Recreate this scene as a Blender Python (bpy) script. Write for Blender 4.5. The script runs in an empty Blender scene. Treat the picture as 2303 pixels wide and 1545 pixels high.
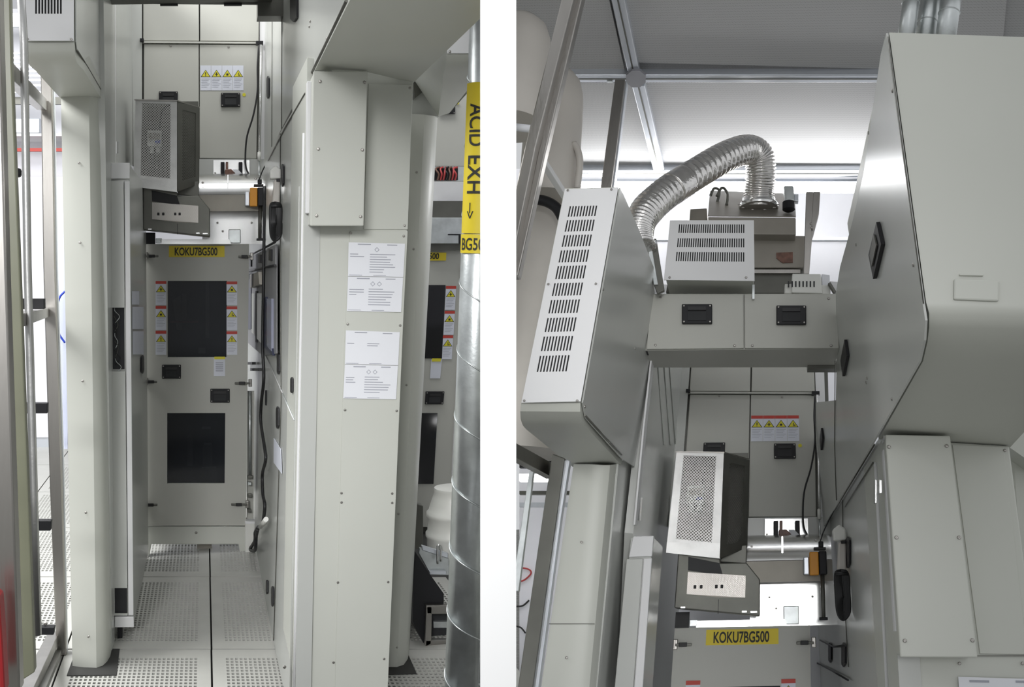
import bpy, bmesh, math, random
from mathutils import Vector, Matrix
random.seed(7)
SC = bpy.context.scene
COL = SC.collection

# ------------------------------------------------------------------ camera
IW, IH, F = 2303.0, 1545.0, 2100.0
CX, CY = IW / 2, IH / 2
EYE = Vector((0, 0, 1.6))

def axes(vp):
    d = Vector((vp[0] - CX, CY - vp[1], -F)).normalized()
    u = Vector((0, 1, 0)); u = (u - u.dot(d) * d).normalized()
    return d.cross(u), d, u

_x, _d, _u = axes((460, 605))                      # the left aisle is square with the world
ROT = Matrix((_x, _d, _u))                         # camera space -> world
cam_d = bpy.data.cameras.new('camera'); cam = bpy.data.objects.new('camera', cam_d); COL.objects.link(cam)
cam.matrix_world = Matrix.Translation(EYE) @ ROT.to_4x4()
cam_d.sensor_fit = 'HORIZONTAL'; cam_d.sensor_width = 36.0; cam_d.lens = 36.0 * F / IW
cam_d.clip_start = 0.05; cam_d.clip_end = 100
SC.camera = cam

# ------------------------------------------------------------------ world, lights, exposure
wd = bpy.data.worlds.new('clean_room_air'); SC.world = wd; wd.use_nodes = True
wd.node_tree.nodes['Background'].inputs[0].default_value = (0.96, 0.98, 1.0, 1)
wd.node_tree.nodes['Background'].inputs[1].default_value = 0.61
VS = SC.view_settings
VS.view_transform = 'Standard'; VS.look = 'None'; VS.gamma = 1.0; VS.use_curve_mapping = False
VS.exposure = 0.0

def area(name, loc, target, sx, sy, power, col=(1, 1, 1)):
    l = bpy.data.lights.new(name, 'AREA'); l.shape = 'RECTANGLE'; l.size = sx; l.size_y = sy
    l.energy = power; l.color = col
    o = bpy.data.objects.new(name, l); COL.objects.link(o); o.location = loc
    o.rotation_euler = (Vector(target) - Vector(loc)).to_track_quat('-Z', 'Y').to_euler()
    return o

# ------------------------------------------------------------------ room frames: pixel rays met with planes of the place
class Room:
    def __init__(self, vp):
        x, d, u = axes(vp)
        self.X, self.D, self.U = (ROT @ x), (ROT @ d), (ROT @ u)
    def ray(self, x, y): return ROT @ Vector((x - CX, CY - y, -F))
    def P(self, x, y, d):
        r = self.ray(x, y); return EYE + r * (d / r.dot(self.D))
    def on(self, x, y, p0, n):
        r = self.ray(x, y); return EYE + r * ((p0 - EYE).dot(n) / r.dot(n))
    def PX(self, x, y, c): return self.on(x, y, EYE + self.X * c, self.X)
    def PU(self, x, y, h): return self.on(x, y, EYE + self.U * h, self.U)
    def dep(self, p): return (p - EYE).dot(self.D)
    def dU(self, x, y, h): return self.dep(self.PU(x, y, h))
    def W(self, X, d, Z): return EYE + self.X * X + self.D * d + self.U * Z
    def px(self, d): return d / math.hypot(F, 500)   # metres per pixel, about

L = Room((460, 605))
R = Room((1700, 1440))
area('fill_light_front', (-1.15, -1.75, 2.9), (0.30, 3.2, 0.9), 1.6, 0.8, 10.5).data.spread = math.radians(38)  # added unseen light, narrowed to brighten the left bay and partition
area('fill_light_right', (0.1, -0.6, 4.4), (0.7, 2.2, 2.2), 1.2, 1.0, 3.5)  # added unseen light from above, brightens the right bay
area('ceiling_luminaire_aisle', (0.05, 4.6, 5.2), (0.0, 4.6, 0.0), 1.2, 2.5, 85)
area('ceiling_luminaire_beyond_frame', (-2.2, 4.5, 3.8), (-2.6, 5.6, 0.3), 1.8, 3.0, 330)

# ------------------------------------------------------------------ materials
MATS = {}
def mat(name, col, rough=0.45, metal=0.0, var=0.05, scale=6.0, bump=0.0, bscale=120.0, emit=0.0, spec=0.5, stretch=None, alpha=None):
    if name in MATS: return MATS[name]
    m = bpy.data.materials.new(name); m.use_nodes = True; nt = m.node_tree; b = nt.nodes['Principled BSDF']
    tc = nt.nodes.new('ShaderNodeTexCoord')
    n = nt.nodes.new('ShaderNodeTexNoise'); n.inputs['Scale'].default_value = scale; n.inputs['Detail'].default_value = 4
    mp = nt.nodes.new('ShaderNodeMapping')
    if stretch: mp.inputs['Scale'].default_value = stretch
    nt.links.new(tc.outputs['Object'], mp.inputs[0]); nt.links.new(mp.outputs[0], n.inputs['Vector'])
    r = nt.nodes.new('ShaderNodeValToRGB')
    c = Vector(col)
    r.color_ramp.elements[0].position = 0.3; r.color_ramp.elements[1].position = 0.7
    r.color_ramp.elements[0].color = (*(c * (1 - var)), 1); r.color_ramp.elements[1].color = (*[min(1, v * (1 + var)) for v in c], 1)
    nt.links.new(n.outputs['Fac'], r.inputs[0]); nt.links.new(r.outputs[0], b.inputs['Base Color'])
    b.inputs['Roughness'].default_value = rough; b.inputs['Metallic'].default_value = metal
    b.inputs['Specular IOR Level'].default_value = spec
    if bump:
        n2 = nt.nodes.new('ShaderNodeTexNoise'); n2.inputs['Scale'].default_value = bscale
        bp = nt.nodes.new('ShaderNodeBump'); bp.inputs['Strength'].default_value = bump; bp.inputs['Distance'].default_value = 0.003
        nt.links.new(mp.outputs[0], n2.inputs['Vector']); nt.links.new(n2.outputs['Fac'], bp.inputs['Height']); nt.links.new(bp.outputs[0], b.inputs['Normal'])
    if emit:
        b.inputs['Emission Color'].default_value = (*col, 1); b.inputs['Emission Strength'].default_value = emit
    if alpha is not None:
        b.inputs['Alpha'].default_value = alpha
    MATS[name] = m
    return m

PAINT = mat('cream_grey_paint', (0.56, 0.57, 0.52), 0.42, var=0.02, scale=3)
PAINTW = mat('pale_panel_paint', (0.74, 0.74, 0.745), 0.45, var=0.015, scale=3)
SIDE = mat('satin_grey_side_panel', (0.50, 0.51, 0.485), 0.27, var=0.03, scale=2, spec=0.7)
DOOR = mat('door_grey_paint', (0.47, 0.47, 0.43), 0.45, var=0.02, scale=3)
STEEL = mat('brushed_steel', (0.36, 0.345, 0.325), 0.32, 1.0, var=0.12, scale=8, stretch=(1, 1, 0.08), bump=0.15)
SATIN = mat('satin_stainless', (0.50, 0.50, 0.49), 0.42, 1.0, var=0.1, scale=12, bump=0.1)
BRIGHT = mat('bright_rolled_steel', (0.80, 0.80, 0.79), 0.22, 1.0, var=0.06, scale=5, bump=0.1, bscale=14)
GALV = mat('galvanised_spiral_steel', (0.60, 0.63, 0.63), 0.36, 0.9, var=0.16, scale=14, bump=0.1)
FOIL = mat('crinkled_aluminium_foil', (0.84, 0.82, 0.80), 0.2, 1.0, var=0.1, scale=40, bump=0.5, bscale=90)
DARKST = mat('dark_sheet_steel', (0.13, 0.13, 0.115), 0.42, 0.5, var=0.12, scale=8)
BLACK = mat('black_plastic', (0.013, 0.013, 0.015), 0.45, var=0.1, spec=0.3)
RUBBER = mat('black_cable_rubber', (0.012, 0.012, 0.013), 0.5, var=0.1)
LINER = mat('unlit_cabinet_interior', (0.02, 0.021, 0.023), 0.7, var=0.3)  # near-black colour stands in for the shade inside openings
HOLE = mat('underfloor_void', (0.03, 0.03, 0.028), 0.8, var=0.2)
GLASS = mat('smoked_window_glass', (0.022, 0.025, 0.03), 0.08, var=0.15, alpha=0.72, spec=0.3)
TILE = mat('floor_tile_laminate', (0.46, 0.46, 0.43), 0.38, var=0.04, scale=9)
TILEP = mat('perforated_floor_average', (0.26, 0.26, 0.24), 0.5, var=0.3, scale=60)
OLIVE = mat('olive_clear_panel', (0.19, 0.195, 0.135), 0.35, var=0.08)
YELLOW = mat('yellow_plate', (0.74, 0.58, 0.02), 0.5, var=0.05)
INK = mat('black_print', (0.02, 0.02, 0.015), 0.6, var=0.1)
GREYINK = mat('grey_print', (0.36, 0.37, 0.42), 0.6, var=0.1)
PAPER = mat('white_paper', (0.78, 0.79, 0.83), 0.7, var=0.015)
STICKER = mat('sticker_white', (0.66, 0.68, 0.75), 0.5, var=0.03)
RED = mat('warning_red', (0.5, 0.05, 0.035), 0.5, var=0.05)
WARNY = mat('warning_yellow', (0.66, 0.6, 0.03), 0.5, var=0.05)
ORANGE = mat('orange_plastic', (0.75, 0.32, 0.03), 0.45, var=0.05)
WHITEP = mat('white_plastic', (0.72, 0.72, 0.68), 0.4, var=0.03)
TANKM = mat('milky_tank_plastic', (0.56, 0.53, 0.49), 0.5, var=0.05)
ALU = mat('anodised_aluminium', (0.68, 0.71, 0.76), 0.33, 0.7, var=0.04)
WHITE = mat('white_partition_paint', (0.96, 0.96, 0.96), 0.9, var=0.004, spec=0.0)
BLUE = mat('blue_hose', (0.02, 0.05, 0.42), 0.4)
COPPER = mat('copper_brown_plastic', (0.17, 0.08, 0.055), 0.4, var=0.3, scale=60)
PINK = mat('red_wire', (0.45, 0.05, 0.05), 0.5)
BGWALL = mat('white_room_wall', (0.86, 0.86, 0.9), 0.6, var=0.02)
LAMP = mat('fluorescent_tube_light', (1.0, 1.0, 1.0), 0.5, var=0.0, emit=9.0)
TAN = mat('tan_plated_metal', (0.30, 0.28, 0.245), 0.45, 0.3, var=0.1)
FIREHOSE = mat('red_painted_metal', (0.30, 0.012, 0.015), 0.5)

def ceiling_mat():
    m = bpy.data.materials.new('perforated_ceiling_panel'); m.use_nodes = True; nt = m.node_tree; b = nt.nodes['Principled BSDF']
    tc = nt.nodes.new('ShaderNodeTexCoord'); v = nt.nodes.new('ShaderNodeTexVoronoi'); v.inputs['Scale'].default_value = 190; v.inputs['Randomness'].default_value = 0
    r = nt.nodes.new('ShaderNodeValToRGB'); r.color_ramp.elements[0].position = 0.2; r.color_ramp.elements[1].position = 0.35
    r.color_ramp.elements[0].color = (0.34, 0.34, 0.34, 1); r.color_ramp.elements[1].color = (0.58, 0.58, 0.59, 1)
    nt.links.new(tc.outputs['Object'], v.inputs['Vector']); nt.links.new(v.outputs['Distance'], r.inputs[0]); nt.links.new(r.outputs[0], b.inputs['Base Color'])
    b.inputs['Roughness'].default_value = 0.5
    return m
CEIL = ceiling_mat()

# ------------------------------------------------------------------ mesh helpers
WLOC = {}
def wl(o): return WLOC.get(o.name, Vector((0, 0, 0)))

def mk(name, verts, faces, m, parent=None, bevel=0.0, smooth=False, solid=0.0, segs=2):
    verts = [Vector(v) for v in verts]
    c = sum(verts, Vector()) / len(verts)
    me = bpy.data.meshes.new(name)
    bm = bmesh.new()
    bv = [bm.verts.new(v - c) for v in verts]
    for f in faces:
        try: bm.faces.new([bv[i] for i in f])
        except ValueError: pass
    bmesh.ops.recalc_face_normals(bm, faces=bm.faces)
    if smooth:
        for f in bm.faces: f.smooth = True
    bm.to_mesh(me); bm.free()
    me.materials.append(m)
    o = bpy.data.objects.new(name, me); COL.objects.link(o)
    if parent is not None:
        o.parent = parent; o.location = c - wl(parent)
    else: o.location = c
    WLOC[o.name] = c
    if solid:
        s = o.modifiers.new('thickness', 'SOLIDIFY'); s.thickness = solid; s.offset = 0
    if bevel:
        b = o.modifiers.new('edge', 'BEVEL'); b.width = bevel; b.segments = segs; b.limit_method = 'ANGLE'; b.angle_limit = math.radians(40)
        if not smooth:
            for p in me.polygons: p.use_smooth = False
    return o

def thing(name, label, cat, loc, group=None):
    o = bpy.data.objects.new(name, None); COL.objects.link(o); o.location = loc; o.empty_display_size = 0.05
    WLOC[o.name] = Vector(loc)
    o['label'] = label; o['category'] = cat
    if group: o['group'] = group
    return o
def tag(o, label, cat, group=None):
    o['label'] = label; o['category'] = cat
    if group: o['group'] = group
    return o
def struct(o): o['kind'] = 'structure'; return o

def slab(name, pts, vec, m, parent=None, bevel=0.0):
    n = len(pts); pts = [Vector(p) for p in pts]
    v = pts + [p + vec for p in pts]
    f = [tuple(range(n)), tuple(range(2 * n - 1, n - 1, -1))] + [(i, (i + 1) % n, n + (i + 1) % n, n + i) for i in range(n)]
    return mk(name, v, f, m, parent, bevel)

def prism(name, rm, poly, d, t, m, parent=None, bevel=0.0, mp=None):
    pts = []
    for q in poly:
        x, y = mp(q[0], q[1]) if mp else (q[0], q[1])
        pts.append(rm.P(x, y, q[2] if len(q) > 2 else d))
    return slab(name, pts, rm.D * t, m, parent, bevel)

def rect(x0, y0, x1, y1): return [(x0, y0), (x1, y0), (x1, y1), (x0, y1)]

def loft(name, A, B, back, m, parent=None, smooth=True):
    """two matching polylines (lists of points) joined by quads, closed through the points of 'back' (a0,b0 .. beyond the last back to the first)"""
    n = len(A)
    v = list(A) + list(B) + [back[0], back[1]]
    f = [(i, i + 1, n + i + 1, n + i) for i in range(n - 1)]
    f += [tuple(range(n)) + (2 * n,), tuple(range(n, 2 * n)) + (2 * n + 1,)]
    f += [(n - 1, 2 * n - 1, 2 * n + 1, 2 * n), (0, n, 2 * n + 1, 2 * n)]
    o = mk(name, v, f, m, parent)
    if smooth:
        for p in o.data.polygons:
            if len(p.vertices) == 4: p.use_smooth = True
        o.data.set_sharp_from_angle(angle=math.radians(38))
    return o

def bil(q, u, v):
    return (q[0] * (1 - u) + q[1] * u) * (1 - v) + (q[3] * (1 - u) + q[2] * u) * v

def holed(name, q, holes, m, parent=None, th=0.004):
    """flat panel over corners TL,TR,BR,BL with real rectangular holes (u0,v0,u1,v1)"""
    us = sorted({0.0, 1.0} | {round(h[0], 5) for h in holes} | {round(h[2], 5) for h in holes})
    vs = sorted({0.0, 1.0} | {round(h[1], 5) for h in holes} | {round(h[3], 5) for h in holes})
    hs = {(round(h[0], 5), round(h[1], 5)): (round(h[2], 5), round(h[3], 5)) for h in holes}
    blocked = set()
    ui = {u: i for i, u in enumerate(us)}; vi = {v: i for i, v in enumerate(vs)}
    for (u0, v0), (u1, v1) in hs.items():
        for i in range(ui[u0], ui[u1]):
            for j in range(vi[v0], vi[v1]): blocked.add((i, j))
    nu = len(us)
    verts = [bil(q, u, v) for v in vs for u in us]
    faces = [(j * nu + i, j * nu + i + 1, (j + 1) * nu + i + 1, (j + 1) * nu + i) for j in range(len(vs) - 1) for i in range(nu - 1) if (i, j) not in blocked]
    return mk(name, verts, faces, m, parent, solid=th)

def expanded(name, q, nx, ny, m, parent=None, open_=0.66, th=0.0015):
    verts, faces = [], []
    cl = lambda t: min(1.0, max(0.0, t))
    for j in range(ny * 2 + 1):
        for i in range(nx + 1):
            cu = (i + (0.5 if j % 2 else 0.0)) / nx; cv = j * 0.5 / ny
            if cu > 1.001: continue
            o = [(0, -.5), (.5, 0), (0, .5), (-.5, 0)]
            b = len(verts)
            for k in (1.0, open_):
                for (a, c) in o:
                    verts.append(bil(q, cl(cu + a * k / nx), cl(cv + c * k / ny)))
            for k in range(4): faces.append((b + k, b + (k + 1) % 4, b + 4 + (k + 1) % 4, b + 4 + k))
    o = mk(name, verts, faces, m, parent)
    return o

def sweep(name, pts, rad, m, parent=None, n=10, closed_caps=True):
    pts = [Vector(p) for p in pts]; verts, faces = [], []
    prev = None
    for i, p in enumerate(pts):
        t = (pts[min(i + 1, len(pts) - 1)] - pts[max(i - 1, 0)]).normalized()
        if prev is None: prev = t.orthogonal().normalized()
        a = (prev - prev.dot(t) * t).normalized(); prev = a; b = t.cross(a)
        r = rad(i) if callable(rad) else rad
        for k in range(n):
            an = 2 * math.pi * k / n; verts.append(p + (a * math.cos(an) + b * math.sin(an)) * r)
    for i in range(len(pts) - 1):
        for k in range(n): faces.append((i * n + k, i * n + (k + 1) % n, (i + 1) * n + (k + 1) % n, (i + 1) * n + k))
    if closed_caps: faces += [tuple(range(n)), tuple(range((len(pts) - 1) * n, len(pts) * n))]
    o = mk(name, verts, faces, m, parent)
    for p in o.data.polygons:
        if len(p.vertices) == 4: p.use_smooth = True
    return o

def spline(pts, k=8):
    pts = [Vector(p) for p in pts]; out = []
    e = [pts[0] * 2 - pts[1]] + pts + [pts[-1] * 2 - pts[-2]]
    for i in range(1, len(e) - 2):
        for s in range(k):
            t = s / k; a, b, c, d = e[i - 1], e[i], e[i + 1], e[i + 2]
            out.append(0.5 * ((2 * b) + (c - a) * t + (2 * a - 5 * b + 4 * c - d) * t * t + (3 * b - a - 3 * c + d) * t ** 3))
    return out + [pts[-1]]

def beam(name, a, b, w, h, up, m, parent=None, bevel=0.002):
    a, b = Vector(a), Vector(b); t = (b - a).normalized(); s = t.cross(up).normalized(); u = s.cross(t)
    p = [a + s * x * w / 2 + u * y * h / 2 for x, y in ((-1, -1), (1, -1), (1, 1), (-1, 1))]
    return slab(name, p, b - a, m, parent, bevel)

def lathe(name, base, up, prof, m, parent=None, n=40):
    up = Vector(up).normalized(); a = up.orthogonal().normalized(); b = up.cross(a); verts, faces = [], []
    for r, z in prof:
        for k in range(n):
            an = 2 * math.pi * k / n; verts.append(Vector(base) + up * z + (a * math.cos(an) + b * math.sin(an)) * max(r, 1e-4))
    for i in range(len(prof) - 1):
        for k in range(n): faces.append((i * n + k, i * n + (k + 1) % n, (i + 1) * n + (k + 1) % n, (i + 1) * n + k))
    faces += [tuple(range(n)), tuple(range((len(prof) - 1) * n, len(prof) * n))]
    o = mk(name, verts, faces, m, parent)
    for p in o.data.polygons:
        if len(p.vertices) == 4: p.use_smooth = True
    o.data.set_sharp_from_angle(angle=math.radians(50))
    return o

def _screw_mesh():
    bm = bmesh.new(); prof = [(1, 0), (1, .25), (.75, .55), (.3, .6), (.25, .4)]; n = 10; rows = []
    for r, z in prof: rows.append([bm.verts.new((r * math.cos(6.2832 * k / n), r * math.sin(6.2832 * k / n), z)) for k in range(n)])
    for i in range(len(prof) - 1):
        for k in range(n): bm.faces.new((rows[i][k], rows[i][(k + 1) % n], rows[i + 1][(k + 1) % n], rows[i + 1][k]))
    bm.faces.new(rows[-1])
    me = bpy.data.meshes.new('screw'); bmesh.ops.recalc_face_normals(bm, faces=bm.faces); bm.to_mesh(me); bm.free(); me.materials.append(STEEL)
    return me
SCREW = _screw_mesh()
def screw(p, n, r, parent):
    o = bpy.data.objects.new('screw', SCREW); COL.objects.link(o); o.parent = parent; o.location = Vector(p) - wl(parent)
    o.rotation_euler = Vector(n).to_track_quat('Z', 'Y').to_euler(); o.scale = (r, r, r); WLOC[o.name] = Vector(p)
    return o
def screws(rm, pts, d, parent, rpx=3.4, mp=None):
    for x, y in pts:
        if mp: x, y = mp(x, y)
        screw(rm.P(x, y, d - 0.001), -rm.D, rpx * rm.px(d), parent)

def text_uv(s, bold=0.0):
    cu = bpy.data.curves.new('t', 'FONT'); cu.body = s; cu.offset = bold; cu.resolution_u = 4
    o = bpy.data.objects.new('t', cu); COL.objects.link(o)
    dg = bpy.context.evaluated_depsgraph_get(); me = bpy.data.meshes.new_from_object(o.evaluated_get(dg))
    vs = [v.co.copy() for v in me.vertices]; fs = [tuple(p.vertices) for p in me.polygons]
    bpy.data.objects.remove(o); bpy.data.curves.remove(cu); bpy.data.meshes.remove(me)
    x0 = min(v.x for v in vs); x1 = max(v.x for v in vs); y0 = min(v.y for v in vs); y1 = max(v.y for v in vs)
    return [((v.x - x0) / (x1 - x0), 1 - (v.y - y0) / (y1 - y0)) for v in vs], fs
def text_on(name, s, q, off, m, parent, bold=0.02):
    uv, fs = text_uv(s, bold)
    return mk(name, [bil(q, u, v) + off for u, v in uv], fs, m, parent)

def quadP(rm, x0, y0, x1, y1, d, mp=None):
    return [rm.P(*(mp(x, y) if mp else (x, y)), d) for x, y in rect(x0, y0, x1, y1)]

def bars(name, q, off, lines, m, parent):
    """flat printed bars (u0,v0,u1,v1) on a sheet"""
    v, f = [], []
    for a, b, c, d in lines:
        k = len(v); v += [bil(q, a, b) + off, bil(q, c, b) + off, bil(q, c, d) + off, bil(q, a, d) + off]; f.append((k, k + 1, k + 2, k + 3))
    return mk(name, v, f, m, parent)

def warning_sticker(rm, q, parent, red=True, sym=0):
    n = -rm.D
    st = slab('warning_sticker', [p + n * .001 for p in q], n * .0008, STICKER, parent)
    o2 = n * .0026
    if red: bars('header_band', q, o2, [(0.0, 0.0, 1.0, .12)], RED, st)
    tri = [(.5, .17), (.97, .46), (.03, .46)]
    mk('triangle_border', [bil(q, u, v) + o2 for u, v in tri], [(0, 1, 2)], INK, st)
    tri = [(.5, .2), (.88, .445), (.12, .445)]
    mk('warning_triangle', [bil(q, u, v) + o2 + n * .0006 for u, v in tri], [(0, 1, 2)], WARNY, st)
    sy = [[(.46, .27, .54, .37), (.46, .39, .54, .42)], [(.36, .33, .64, .36), (.46, .28, .54, .42)], [(.4, .32, .6, .40)], [(.5, .29, .56, .42), (.6, .36, .68, .42)]][sym % 4]
    bars('symbol', q, o2 + n * .0012, sy, INK, st)
    bars('small_print', q, o2, [(.1, .53 + .065 * i, .9 - .12 * (i % 3), .545 + .065 * i) for i in range(6)], GREYINK, st)
    return st

def latch_handle(rm, q, parent, name='recessed_handle', deep=0.012):
    """black flush pull handle: frame with rounded corners, dished cup, grip bar and four screws"""
    n = -rm.D
    h = slab(name, q, n * deep, BLACK, parent, bevel=0.003)
    ins = lambda a, b, c, d: [bil(q, a, b), bil(q, c, b), bil(q, c, d), bil(q, a, d)]
    slab('grip', [p + n * deep for p in ins(.2, .16, .8, .34)], n * .005, RUBBER, h)
    slab('cup', [p + n * (deep) for p in ins(.2, .4, .8, .85)], n * .003, LINER, h)
    w = (q[1] - q[0]).length
    for u, v in ((.07, .1), (.93, .1), (.93, .9), (.07, .9)):
        s = screw(bil(q, u, v) + n * deep, n, w * .035, h)
    return h

def side_handle(rm, p0, nrm, x0, y0, x1, y1, parent, w=None):
    """slim black recessed pull seen edge-on on a side panel"""
    pts = [(x0, y0 + (y1 - y0) * .12), ((x0 + x1) / 2, y0), (x1, y0 + (y1 - y0) * .1), (x1, y1 - (y1 - y0) * .15), ((x0 + x1) / 2, y1), (x0, y1 - (y1 - y0) * .1)]
    return slab('recessed_handle', [rm.on(x, y, p0, nrm) + nrm * .001 for x, y in pts], nrm * .006, BLACK, parent)

# ================================================================== THE SETTING: partition, floor, far walls
HF = -1.6
def PF(x, y): return L.PU(x, y, HF)
def dF(x, y): return L.dep(PF(x, y))

pf = [L.P(1080, -260, 1.2), L.P(1161, -260, 1.2), L.P(1161, 1800, 1.2), L.P(1080, 1800, 1.2)]
cen = L.ray(1120.5, 772.5).normalized()
struct(slab('wall_partition', pf, Vector((cen.x, cen.y, 0)) * 0.9, WHITE))

fe = Vector((cen.x, cen.y, 0)).normalized()
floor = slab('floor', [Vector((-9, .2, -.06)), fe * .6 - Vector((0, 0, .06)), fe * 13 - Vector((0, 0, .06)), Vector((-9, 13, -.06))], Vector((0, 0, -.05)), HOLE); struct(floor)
struct(slab('floor_front', [Vector((-9, -8, -.02)), Vector((9, -8, -.02)), Vector((9, 1.4, -.02)), Vector((-9, 1.4, -.02))], Vector((0, 0, -.05)), TILEP))
struct(slab('floor_right', [fe * 1.4 - Vector((0, 0, .9)), Vector((9, 1.4, -.9)), Vector((9, 9, -.9)), fe * 9 - Vector((0, 0, .9))], Vector((0, 0, -.05)), TILEP))
DK = [3.93 + .925 * k for k in range(-1, 7)]
YR = [605 + 855 * 3.93 / d for d in DK]                        # image rows of the tile joints
def colx(i, y): return 460 + (475.5 + 328 * (i - 1) - 460) * (y - 605) / 855
def tile(i, k, n=0):
    e = .004
    y0, y1 = YR[k + 1], YR[k]
    q = [PF(colx(i, y0), y0), PF(colx(i + 1, y0), y0), PF(colx(i + 1, y1), y1), PF(colx(i, y1), y1)]
    c = sum(q, Vector()) / 4; q = [p + (c - p).normalized() * .007 for p in q]
    if n:
        m0 = .085; st = (1 - 2 * m0) / n; h = []
        for a in range(n):
            for b in range(n):
                if (a * 7 + b * 3) % 13 == 0 and False: continue
                h.append((m0 + st * (a + .2), m0 + st * (b + .2), m0 + st * (a + .78), m0 + st * (b + .78)))
        return holed('floor_tile', [p - Vector((0, 0, .003)) for p in q], h, TILE, floor, .006)
    return slab('floor_tile', q, Vector((0, 0, -.01)), TILE, floor)
for i in (0, 1):
    for k in (0, 1, 2): tile(i, k, 27)
    tile(i, 3)
for k in (0, 1): tile(2, k, 27)
for k in range(0, 7): tile(-1, k, 0 if k in (0,) else (24 if k < 5 else 0))
for k in range(1, 7):
    for i in (-2, -3, -4): tile(i, k, 24 if (k < 4 and i == -2) else 0)
tile(-2, 0); tile(-3, 0)
slab('floor_cutout', [PF(150, 1521) + Vector((0, 0, .002)), PF(262, 1520) + Vector((0, 0, .002)), PF(269, 1461) + Vector((0, 0, .002)), PF(172, 1461) + Vector((0, 0, .002))], Vector((0, 0, .002)), HOLE, floor)  # dark sheets on the tiles stand in for unlit foot openings
slab('floor_cutout', [PF(850, 1519) + Vector((0, 0, .002)), PF(937, 1517) + Vector((0, 0, .002)), PF(915, 1466) + Vector((0, 0, .002)), PF(850, 1466) + Vector((0, 0, .002))], Vector((0, 0, .002)), HOLE, floor)

struct(slab('wall_left', [Vector((-4.2, 12.2, 0)), Vector((3.0, 12.2, 0)), Vector((3.0, 12.2, 5)), Vector((-7.0, 12.2, 5)), Vector((-7.0, 12.2, 0))], Vector((0, .1, 0)), BGWALL))

# ================================================================== LEFT AISLE
NL = -L.D
# ---- left tool housing: post, overhanging vented cover, side panels
dpL = dF(200, 1503)
tl = thing('tool_housing', 'cream tool housing with vented overhang and rounded post, left side of left aisle', 'machine', PF(190, 1500))
zb = (L.P(180, 221, dpL) - EYE).dot(L.U)
r3 = L.dU(120, 156, zb); d0 = r3 - .16
RW = [(57, -70, 166, -70, d0), (58, 94, 167, 94, d0), (58.3, 114, 168, 112, d0 + .004), (59, 127, 169, 126, d0 + .018), (62, 139, 172, 138, d0 + .05), (68, 149, 178, 148, d0 + .10), (78, 157, 187, 156, r3), (136, 221, 229, 223, dpL + .06)]
A = [L.P(a, b, d) for a, b, c, e, d in RW]; B = [L.P(c, e, d) for a, b, c, e, d in RW]
loft('overhang_cover', A, B, (A[0] + L.D * (dpL + .06 - d0), B[0] + L.D * (dpL + .06 - d0)), PAINT, tl)
q = quadP(L, 58, -66, 166, 92, d0 - .014)
hx = [(79.0 + 6.95 * i, 83.2 + 6.95 * i) for i in range(9)]
holed('vent_panel', q, [((a - 58) / 108, v0, (b - 58) / 108, v1) for a, b in hx for v0, v1 in ((.03, .33), (.39, (31 + 66) / 158))], PAINTW, tl, .004)
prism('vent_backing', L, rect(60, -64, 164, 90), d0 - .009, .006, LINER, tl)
screws(L, [(61.5, 87), (160, 88)], d0 - .016, tl, 2.6)
cols = [(137, 216, 163, 1500), (165, 216, 190, 1503), (200, 216, 217, 1504), (213, 217, 231, 1499), (224, 219, 241, 1490), (231, 222, 248, 1478), (234, 224, 251, 1464)]
A, B = [], []
for xt, yt, xb, yb in cols:
    b = PF(xb, yb); B.append(b); A.append(L.P(xt, yt, L.dep(b)))
loft('post', A, B, (A[0] + L.D * .45, B[0] + L.D * .45), PAINT, tl)
screws(L, [(178, 367), (180, 546), (186, 857), (193, 1153), (199, 1432), (214, 1466)], dpL - .004, tl, 2.6)
# side panels towards the aisle
xo = (PF(250, 1464) - EYE).dot(L.X)
slab('side_panel', [L.PX(x, y, xo + .004) for x, y in [(232, -70), (258, -70), (260, 380), (268, 1408), (252, 1462)]], -L.X * .03, SIDE, tl)
xs = (B[0] - EYE).dot(L.X)
pA = L.P(167, 94, d0); nrm = (pA - L.P(166, -70, d0)).cross(L.D).normalized()
if nrm.dot(L.X) < 0: nrm = -nrm
slab('overhang_side', [L.on(x, y, pA, nrm) + nrm * .002 for x, y in [(166.5, -70), (256, -70), (256, 232), (227, 210), (170, 112), (168, 94)]], nrm * .003, SIDE, tl)
sweep('cover_seam', [L.on(x, y, pA, nrm) + nrm * .006 for x, y in [(169, 112), (196, 155), (226, 206)]], .0022, DARKST, tl, 6)
xw = (PF(301, 1431) - EYE).dot(L.X)
slab('rear_side_panel', [L.PX(x, y, xo - .006) for x, y in [(256, -70), (322, -70), (324, 430), (256, 430)]], -L.X * .03, SIDE, tl)
slab('corner_strip', [L.PX(x, y, xo - .003) for x, y in [(254, -70), (258.5, -70), (258.5, 378), (255, 378)]], L.X * .004, PAINTW, tl)
slab('hinge', [L.PX(x, y, xo - .003) for x, y in rect(258.5, 318, 262, 345)], L.X * .008, BRIGHT, tl)

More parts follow.
